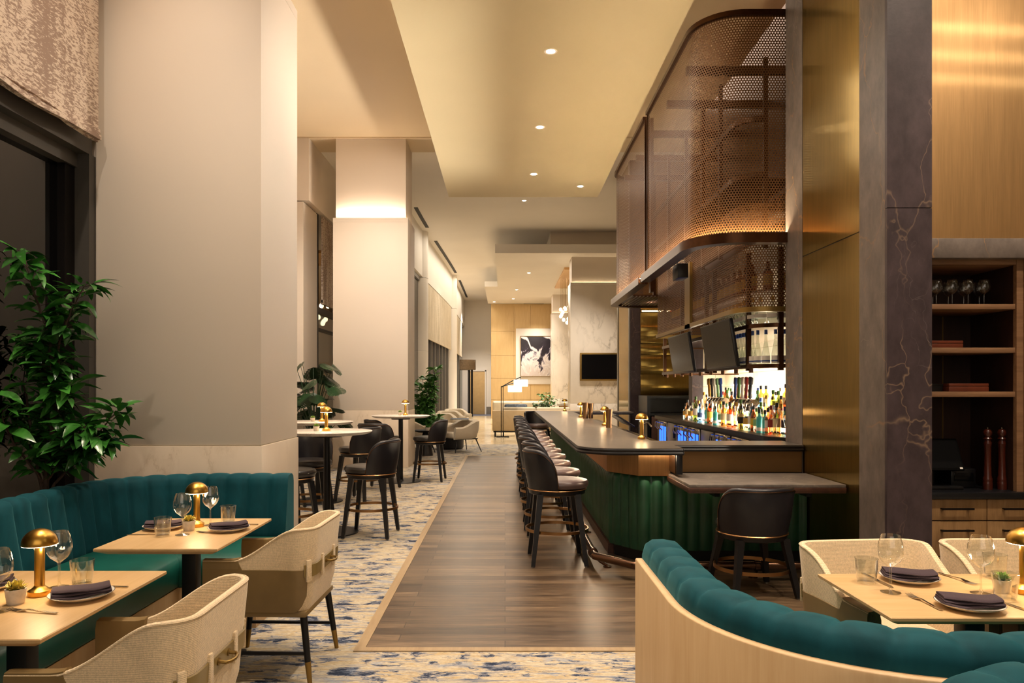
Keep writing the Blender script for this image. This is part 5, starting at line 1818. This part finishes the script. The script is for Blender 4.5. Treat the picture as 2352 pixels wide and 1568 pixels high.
def leafy_tree(name, label, loc_, branches, leafmat, L, W, seed, per=9, droop=.9, trunk_r=.02, pot=None, xmin=-9.0, zmin=0.0):
    r = random.Random(seed)
    t = thing(name, label, 'plant', loc_)
    mb, ml = MB(), MB()
    for pts, r0 in branches:
        P = [Vector(p) for p in pts]
        # densify with a little wobble
        Q = []
        for i in range(len(P) - 1):
            for k in range(5):
                u = k / 5
                Q.append(P[i].lerp(P[i + 1], u) + Vector((r.uniform(-1, 1), r.uniform(-1, 1), 0)) * .008)
        Q.append(P[-1])
        tube_branch(mb, Q, r0, .003)
        start = int(len(Q) * (.35 if r0 > .012 else .15))
        for i in range(start, len(Q)):
            if Q[i].z < zmin: continue
            for q in range(per if i < len(Q) - 1 else per + 2):
                if r.random() < .25: continue
                a = r.uniform(0, 2 * PI)
                el = r.uniform(-.9, .35)
                base = Q[i]
                stem = Vector((math.cos(a), math.sin(a), .4)) * r.uniform(.01, .06)
                mb.tube([base, base + stem], .0016, 4)
                M = T(*(base + stem)) @ Rz(a) @ Matrix.Rotation(el, 4, 'Y') @ Matrix.Rotation(r.uniform(-.6, .6), 4, 'X')
                s = r.uniform(.7, 1.2)
                leaf_mesh(ml, M, L * s, W * s, droop * r.uniform(.4, 1.3), .28, 6, 0, r.uniform(-.03, .03))
    ml.v = [(max(q[0], xmin), q[1], max(q[2], zmin * .97)) for q in ml.v]
    mb.v = [(max(q[0], xmin), q[1], q[2]) for q in mb.v]
    mb.build('stems', MA['bark'], t)
    ml.build('foliage', MA[leafmat], t, ang=80, fix=False)
    if pot:
        MB().lathe([(0, 0), (pot * .78, 0), (pot, pot * 1.5), (pot * .93, pot * 1.5), (pot * .9, pot * 1.35), (0, pot * 1.35)], n=32).build('pot', MA['black_metal'], t)
        m = MB(); m.lathe([(0, pot * 1.36), (pot * .9, pot * 1.36)], n=20); m.build('soil', MA['soil'], t)
    return t


br = [([(0, 0, .35), (.01, .02, .9), (.04, .04, 1.3), (.06, .0, 1.62), (.02, .02, 1.85), (-.06, 0, 2.12), (-.12, 0, 2.34)], .019),
      ([(.04, .04, 1.3), (.10, .0, 1.75), (.17, 0, 1.95), (.27, -.02, 2.13)], .010),
      ([(0, .02, .8), (.15, .05, 1.0), (.32, .06, 1.2), (.46, .05, 1.36)], .010),
      ([(.02, .02, .9), (.16, -.02, 1.1), (.30, -.06, 1.25), (.38, -.1, 1.12)], .008),
      ([(.15, .05, 1.0), (.3, .0, 1.08), (.42, 0, 1.14)], .006),
      ([(0, 0, .8), (-.1, .05, 1.2), (-.2, .08, 1.6), (-.26, .1, 1.82)], .012),
      ([(-.1, .05, 1.1), (-.28, 0, 1.3), (-.4, -.05, 1.4)], .008),
      ([(.0, .0, .9), (-.15, -.1, 1.2), (-.22, -.15, 1.45)], .008),
      ([(.03, .03, 1.2), (.12, .0, 1.42), (.18, -.04, 1.5)], .006),
      ([(.03, .03, 1.0), (-.05, .1, 1.35), (-.05, .12, 1.62)], .007),
      ([(.05, .02, 1.5), (-.05, .02, 1.7), (-.12, .0, 1.78)], .006)]
leafy_tree('potted_fig', 'tall glossy dark green indoor tree by the dark left window', (-2.935, 4.70, 0), br, 'leaf_dark', .15, .034, 4, per=8, pot=.16, xmin=-.17, zmin=.93)
br2 = []
rr = random.Random(9)
for k in range(16):
    a = rr.uniform(0, 2 * PI); d = rr.uniform(.05, .55); h = rr.uniform(.7, 2.05)
    br2.append(([(rr.uniform(-.1, .1), rr.uniform(-.1, .1), .4), (d * .4 * math.cos(a), d * .4 * math.sin(a), h * .6), (d * math.cos(a), d * math.sin(a), h)], .010))
leafy_tree('potted_umbrella_plant', 'bushy green plant right of the second pale column', (-1.98, 18.2, 0), br2, 'leaf_mid', .19, .042, 21, per=12, droop=.6, pot=.26, xmin=-.40)

mo = thing('potted_monstera', 'dark monstera plant between the two pale columns', 'plant', (-3.35, 13.0, 0))
mb, ml = MB(), MB()
r = random.Random(31)
for k in range(40):
    a = r.uniform(0, 2 * PI); h = r.uniform(.65, 1.95) if k > 3 else 1.9; d = r.uniform(.1, .5) * (1.1 - .25 * h / 2)
    tip = Vector((d * math.cos(a), d * math.sin(a), h))
    mb.tube([(0, 0, .4), (tip.x * .4, tip.y * .4, h * .7), tip], .008, 6, radii=[.012, .008, .004])
    M = T(*tip) @ Rz(a + r.uniform(-.5, .5)) @ Matrix.Rotation(r.uniform(.1, .9), 4, 'Y') @ Matrix.Rotation(r.uniform(-.4, .4), 4, 'X')
    # split heart-shaped leaf: lobes fanned from a midrib
    L = r.uniform(.26, .40)
    vs, fs = [(0, 0, 0)], []
    nl = 9
    for sd in (1, -1):
        for j in range(nl):
            u = j / nl
            x0 = L * (u * .9 - .05)
            w = L * .52 * math.sin(PI * (.16 + .8 * u)) ** .7
            b = len(vs)
            wd = L * .9 / nl * .72
            vs += [(x0, 0, 0), (x0 + wd, 0, 0), (x0 + wd * .9 + w * .28, sd * w * .97, -.12 * w), (x0 + w * .2, sd * w, -.14 * w)]
            fs.append((b, b + 1, b + 2, b + 3))
            b2 = len(vs)
            vs += [(x0, 0, .0), (x0 + L / nl, 0, 0), (x0 + L / nl + w * .1, sd * w * .42, -.03 * w), (x0 + w * .1, sd * w * .42, -.03 * w)]
            fs.append((b2, b2 + 1, b2 + 2, b2 + 3))
    ml.add(vs, fs, 0, M)
mb.build('stems', MA['leaf_monstera'], mo); ml.build('foliage', MA['leaf_monstera'], mo, fix=False, ang=80)
MB().lathe([(0, 0), (.18, 0), (.22, .42), (.2, .42), (.19, .38), (0, .38)], n=28).build('pot', MA['black_metal'], mo)

# ------------------------------------------------------------------ far lounge
def make_tub(label):
    t = thing('lounge_armchair', label, 'chair', (0, 0, 0), 0, 'pale tub armchairs')
    path = resample(round_path([(-.36, .34), (-.36, -.33), (.36, -.33), (.36, .34)], .30, 12), .04)
    N = len(path); half = (N - 1) / 2

    def sec(i, s):
        uu = abs(i - half) / half
        z = .58 + .16 * (1 - smooth01((uu - .35) / .5)); k = 1 - uu
        return [(-.05, .30), (.0, .34), (.03 + .03 * k, .5), (.04 + .04 * k, z - .03), (.0, z), (-.07, z - .03), (-.09, .45), (-.09, .30)]
    MB().sweep(path, sec).build('shell', MA['lounge_weave'], t, ang=60)
    MB().box(-.29, .29, -.28, .36, .32, .46, .05, seg=3).build('seat_cushion', MA['lounge_weave'], t)
    MB().box(-.30, .30, -.28, .32, .29, .315, .004).build('seat_frame', MA['black_metal'], t)
    for a in (-1, 1):
        for b in (-1, 1):
            m = MB(); m.tube([(a * .25, b * .25, .30), (a * .36, b * .34, 0)], .012, 8, radii=[.016, .010]); m.build('leg', MA['black_metal'], t)
    return t


tc = make_tub('pale tub armchair with black legs nearest the end of the wood walkway'); tc.location = (-1.02, 17.2, 0); tc.rotation_euler.z = PI / 2 + .55
dup(tc, (-2.05, 17.1, 0), -PI / 2 + .4, 'pale tub armchair mostly hidden behind the second column')
dup(tc, (-1.75, 21.3, 0), PI / 2 + 2.2, 'pale tub armchair in front of the far window row, nearest of the line')
dup(tc, (-1.72, 23.4, 0), PI / 2 + 2.2, 'pale tub armchair in the middle of the line by the far windows')
dup(tc, (-1.66, 25.6, 0), PI / 2 + 2.2, 'pale tub armchair at the back of the line by the far windows')
th = tag(MB().box(-.22, .2, -.06, .34, .475, .49, .006).build('throw', MA['grey_pillow'], None, (-1.05, 17.15, 0.27)), 'grey patterned cloth lying on the nearest tub armchair', 'throw')
sd = thing('side_table', 'small black pedestal table beside the second column', 'table', (-1.74, 16.2, 0))
MB().lathe([(0, 0), (.17, 0), (.11, .3), (.06, .50), (0, .5)], n=32).build('cone_base', MA['black_metal'], sd)
MB().lathe([(0, .50), (.16, .505), (.25, .53), (.27, .555), (.25, .55), (.15, .525), (0, .52)], n=40).build('tray_top', MA['black_metal'], sd)
sp2 = make_succulent('low leafy green plant on the black pedestal table', 'leaf_mid', 1.7, 12); sp2.location = (-1.7, 16.2, .52)
if 'group' in sp2: del sp2['group']
sd2 = thing('ottoman', 'round dark ottoman behind the black pedestal table', 'ottoman', (-1.32, 17.9, 0))
MB().lathe([(0, .02), (.3, .02), (.32, .05), (.32, .36), (.3, .4), (0, .41)], n=36).build('seat', MA['black_leather'], sd2); MB().lathe([(0, 0), (.26, 0), (.26, .03), (0, .03)], n=30).build('base', MA['black_metal'], sd2)

so = thing('sofa', 'long beige leather sofa seen from behind, beyond the bar', 'sofa', (1.3, 22.6, 0))
MB().box(-1.68, 1.7, -.52, -.30, .18, .80, .03).build('back_frame', MA['sofa_leather'], so)
MB().box(-1.68, -1.40, -.30, .5, .18, .66, .04).build('armrest', MA['sofa_leather'], so)
MB().box(-1.40, 1.7, -.3, .5, .18, .42, .04).build('seat', MA['sofa_leather'], so)
for k in range(3):
    MB().box(-1.38 + k * 1.03, -.37 + k * 1.03, -.29, -.08, .42, .88, .05, seg=3).build('back_cushion', MA['sofa_cushion'], so)
m = MB(); m.box(-1.65, 1.65, -.5, .45, .14, .18)
m.build('base_rail', MA['black_metal'], so)
for x in (-1.6, -1.35, .2, 1.5):
    m = MB(); m.box(x - .02, x + .02, -.5, -.46, 0, .3); m.build('leg', MA['black_metal'], so)
    m = MB(); m.box(x - .02, x + .02, .4, .44, 0, .18); m.build('leg', MA['black_metal'], so)
for k, (x, l) in enumerate(((-1.12, 'grey patterned cushion on the beige sofa, left'), (-.82, 'grey patterned cushion on the beige sofa, right'))):
    pl_ = MB().box(-.2, .2, -.06, .06, 0, .36, .055, seg=4).build('cushion', MA['grey_pillow'], None, (1.3 + x, 22.66, .62)); pl_.rotation_euler.x = -.25
    tag(pl_, l, 'cushion')
so2 = thing('sofa', 'second pale sofa against the wood panelled wall', 'sofa', (.5, 29.6, 0))
MB().box(-1.0, 1.3, .2, .45, .1, .92, .05).build('back_frame', MA['sofa_cushion'], so2)
MB().box(-1.0, 1.3, -.5, .2, .1, .44, .05).build('seat', MA['sofa_cushion'], so2)
for x in (-.98, .18):
    MB().box(x, x + 1.1, 0, .22, .44, .9, .06, seg=3).build('back_cushion', MA['sofa_cushion'], so2)
m = MB(); m.box(-.95, 1.25, -.45, .4, 0, .1); m.build('plinth', MA['black_metal'], so2)
plb = thing('planter_box', 'low wooden planter box of leafy greens behind the far bar end', 'planter', (1.15, 23.6, .55))
MB().box(-.27, .27, -.15, .15, 0, .30, .01).build('box', MA['planter_wood'], plb)
MB().box(-.27, .27, -.15, .15, -.55, 0).build('stand', MA['black_metal'], plb)
m = MB(); r = random.Random(3)
for k in range(150):
    M = T(r.uniform(-.26, .26), r.uniform(-.13, .13), .30 + r.uniform(0, .08)) @ Rz(r.uniform(0, 6.3)) @ Matrix.Rotation(r.uniform(-1.2, .2), 4, 'Y')
    leaf_mesh(m, M, .10, .03, .4, .2, 3)
m.build('foliage', MA['leaf_grey'], plb, fix=False)
br3 = []
for k in range(8):
    a = rr.uniform(0, 2 * PI); d = rr.uniform(.05, .28); h = rr.uniform(.8, 1.5)
    br3.append(([(0, 0, .2), (d * .5 * math.cos(a), d * .5 * math.sin(a), h * .6), (d * math.cos(a), d * math.sin(a), h)], .010))
leafy_tree('potted_plant', 'green leafy plant against the far white marble column', (1.55, 27.0, 0), br3, 'leaf_mid', .17, .045, 5, per=4, droop=.6, pot=.22)

fl = thing('floor_lamp', 'black arc floor lamp with two glowing white drum shades', 'lamp', (-.10, 22.1, 0))
MB().box(-.16, .22, -.14, .14, 0, .02, .004).build('base', MA['black_metal'], fl)
m = MB(); m.box(-.025, .0, -.02, .02, .02, 1.52); m.box(.03, .05, -.02, .02, .02, 1.52); m.build('pole', MA['black_metal'], fl)
for (x, y, z, nm) in ((.57, -.02, 1.79, 'a'), (.40, .5, 1.62, 'b')):
    m = MB(); m.tube([(.0, 0, 1.50), (x * .55, y * .4, 1.50 + (z - 1.5) * .6), (x, y, z)], .014, 8); m.build('arm', MA['black_metal'], fl)
    m = MB(); m.tube([(x, y, z), (x, y, z - .08)], .008, 6); m.build('cord', MA['black_metal'], fl)
    MB().lathe([(.0, z - .28), (.21, z - .28), (.21, z - .08), (.0, z - .08)], (x, y, 0), 30).build('lamp_shade', MA['shade_glow'], fl)

cn = thing('console_table', 'white console with a brass niche beside the far marble column', 'console', (2.0, 24.3, 0))
MB().box(-.28, .5, -.2, .2, .88, .95, .006).build('top', MA['white_marble'], cn); MB().box(-.22, .48, -.15, .18, .0, .88).build('brass_body', MA['copper_panel'], cn)
for k, x in enumerate((-.14, .05)):
    jr = thing('glass_jar', ['left', 'right'][k] + ' glass jar on the far white console', 'jar', (2.0 + x, 24.25, .95))
    MB().lathe([(0, 0), (.07, 0), (.075, .1), (.06, .14)], n=20).build('body', MA['glass'], jr); MB().lathe([(0, .14), (.062, .14), (.05, .16), (0, .165)], n=20).build('lid', MA['steel'], jr)

# chandeliers
def chandelier(label, loc_, size, nb, drop, canopy):
    t = thing('chandelier', label, 'chandelier', loc_)
    r = random.Random(17)
    x0, x1, y0, y1 = canopy
    MB().box(x0, x1, y0, y1, -.07, 0).build('canopy_plate', MA['brass_wall'], t)
    m, w = MB(), MB()
    for k in range(nb):
        x, y = r.uniform(-size, size), r.uniform(-size * 2, size * 2)
        z = -drop + r.uniform(-.3, .3)
        w.tube([(x, y, -.07), (x, y, z + .1)], .006, 4)
        b = MB(); b.lathe([(0, -.07), (.045, -.05), (.062, 0), (.045, .05), (0, .07)], (x, y, z), 12)
        b.build('glass_bulb', MA['bulb_glow'], t)
    w.build('suspension_wires', MA['antique_brass'], t)


chandelier('chandelier of glowing glass globes under a brass plate by the far marble columns', (2.15, 26.5, 5.42), .16, 12, 1.36, (-.2, 1.0, -2.2, 2.5))
chandelier('chandelier of glowing globes glimpsed through the glass left of the second column', (-4.9, 20.0, 5.0), .35, 16, 1.55, (-.5, .5, -1, 1))
# ------------------------------------------------------------------ lights
def K(hexc): return C(hexc)[:3]


WARM, MID = K('#ffe7cf'), K('#fff0e0')


def spot(name, loc_, energy, ang=70, blend=.6, col=WARM, r=.05, rot=(0, 0, 0)):
    d = bpy.data.lights.new(name, 'SPOT')
    d.energy, d.spot_size, d.spot_blend, d.color, d.shadow_soft_size = energy, math.radians(ang), blend, col, r
    o = bpy.data.objects.new(name, d); COL.objects.link(o); o.location = loc_; o.rotation_euler = rot
    return o


def area(name, loc_, sx, sy, energy, rot=(0, 0, 0), col=WARM, spread=180):
    d = bpy.data.lights.new(name, 'AREA')
    d.shape = 'RECTANGLE'; d.size, d.size_y, d.energy, d.color = sx, sy, energy, col
    d.spread = math.radians(spread)
    o = bpy.data.objects.new(name, d); COL.objects.link(o); o.location = loc_; o.rotation_euler = rot
    return o


def point(name, loc_, energy, r=.03, col=WARM):
    d = bpy.data.lights.new(name, 'POINT')
    d.energy, d.color, d.shadow_soft_size = energy, col, r
    o = bpy.data.objects.new(name, d); COL.objects.link(o); o.location = loc_
    return o


for p in ALL_LAMPS:
    point('lamp_bulb', (p[0] + .03, p[1] - .02, p[2] + .175), .55, .012, K('#ffd6a0'))
    point('lamp_bulb', (p[0] - .03, p[1] + .02, p[2] + .175), .55, .012, K('#ffd6a0'))
for y in (-1.3, 1.0, 3.3, 5.62): dup(dl0, (.486, y, 5.10), None, 'recessed downlight above the near walkway, out of frame overhead')
for y in (.55, -.2, -.95):  # unseen strip lights added to put streaks on the brass wall
    ll = thing('streak_light', 'slim linear ceiling light over the right dining area, out of frame', 'added light', (6.0, y, CE), -.1, 'added streak lights')
    MB().box(-2.8, 2.8, -.03, .03, -.03, 0, .004).build('housing', MA['white_paint'], ll)
    MB().box(-2.78, 2.78, -.02, .02, -.034, -.03).build('diffuser', MA['streak_glow'], ll)
# the row of recessed downlights over the walkway and bar stools
for y in (1.0, 3.3, 5.62, 7.95, 10.27, 12.54): spot('downlight', (.486, y, 5.08), 420, 62, .8)
spot('downlight', (1.354, 13.3, 5.08), 250, 70, .8)
spot('downlight', (.48, 18.5, 6.1), 420, 80, .8)
for y in (7, 9.3, 11.6): spot('downlight', (1.3, y, 5.08), 150, 60, .8)
# downlights over the dining tables and high tops
for (x, y, z, e) in ((-1.7, 2.7, 6.1, 330), (-1.7, 4.0, 6.1, 300), (-2.3, 4.5, 6.1, 340), (-1.8, 7.6, 6.1, 350), (-2.4, 9.7, 6.1, 300), (-1.6, 11.8, 6.1, 300), (1.7, 2.8, 5.08, 330), (2.3, 2.9, 5.6, 380), (1.7, 4.6, 5.08, 160), (-1.0, 4.0, 6.1, 200)):
    spot('downlight', (x, y, z), e, 75, .9)
# unseen soft area lamp added behind the camera as general fill
area('front_fill', (0.3, -2.6, 3.3), 5.0, 3.6, 75, (math.radians(80), 0, 0), MID)
area('ceiling_fill', (-2.0, 9, 6.0), 2.0, 8, 100, (0, 0, 0), WARM)  # added area fill for the left side, no fixture
area('canopy_uplight', (1.62, 9.6, 2.86), .25, 6.0, 75, (PI, -1.05, 0), MID, 50)
area('panel_fill', (.3, 8.5, 5.06), 1.6, 10, 115, (0, 0, 0), MID)  # added area fill below the panel, brightens the column sides
# unseen area fill added in the ceiling recess over the bar
area('ceiling_fill', (3.0, 9.5, 6.0), 1.6, 5, 70, (0, 0, 0), WARM)
# far lounge
for (x, y, z, e) in ((.8, 25.5, 5.4, 800), (.5, 29.9, 5.4, 900), (.4, 33, 5.4, 700), (-.5, 34, 5.4, 300), (1.5, 34, 5.4, 400), (-1.0, 20, 6.1, 220), (-1.35, 26, 6.1, 160), (-1.4, 33, 6.1, 260), (1.7, 20.5, 6.1, 700), (2.6, 20.0, 6.1, 1000), (-1.3, 37.3, 6.1, 1600), (1.6, 29.5, 5.4, 700), (1.2, 31, 5.4, 300)):
    spot('downlight', (x, y, z), e, 95, .9, MID)  # some have no fixture, added to brighten the far wall and columns
area('ceiling_fill', (-1.5, 29, 6.05), .8, 16, 220, (0, 0, 0), K('#fff0da'))  # added area fill along the far windows
area('ceiling_fill', (.8, 28, 5.38), 2, 11, 160, (0, 0, 0), MID)  # added area fill below the far white ceiling
area('lounge_light', (-6.2, 24, 4.9), 3, 6, 260, (0, 0, 0), WARM)
# column cove wash (tops of the pale columns)
area('cove_light', (-2.5, 13.74, 4.66), 1.3, .03, 12, (PI, 0, 0), WARM)
area('cove_light', (-2.4, 5.46, 4.78), 1.2, .03, 10, (PI, 0, 0), WARM)
area('cove_light', (-1.79, 5.95, 4.78), .03, .9, 14, (PI, 0, 0), WARM)
spot('downlight', (-2.4, 10.2, 6.08), 700, 70, .9, MID, rot=(.72, 0, 0))  # added wash aimed at the second column, no fixture there
spot('downlight', (-2.2, 1.6, 6.08), 170, 60, .9, MID, rot=(.80, 0, 0))  # added wash for the front of the first column
spot('downlight', (.6, 6.0, 5.05), 260, 80, .9, MID, rot=(0, .75, 0))  # added spot that brightens the side of the first column
spot('downlight', (3.7, 2.6, 5.9), 420, 80, .9, WARM, rot=(.55, 0, 0))  # added wall wash for the brass wall, no fixture
spot('downlight', (2.3, 11.7, 2.7), 25, 120, .9, WARM, rot=(PI, 0, 0))  # added upward spot that brightens the soffit ribs, not a fixture
# added spot that brightens the niche, no fixture there
spot('downlight', (3.4, 4.3, 5.0), 260, 60, .8, WARM, rot=(.25, 0, 0))

wd = bpy.data.worlds.new('world')
sc.world = wd
wd.use_nodes = True
wd.node_tree.nodes['Background'].inputs[0].default_value = C('#1d1412')
wd.node_tree.nodes['Background'].inputs[1].default_value = 0.25

sc.view_settings.view_transform = 'Standard'
sc.view_settings.look = 'None'
sc.view_settings.gamma = 1.0
sc.view_settings.use_curve_mapping = False
sc.view_settings.exposure = 0.0
sc.cycles.max_bounces = 8
sc.cycles.diffuse_bounces = 4
sc.cycles.glossy_bounces = 4
sc.cycles.transparent_max_bounces = 12
sc.cycles.use_adaptive_sampling = True
sc.cycles.adaptive_threshold = 0.02
sc.cycles.sample_clamp_indirect = 8.0
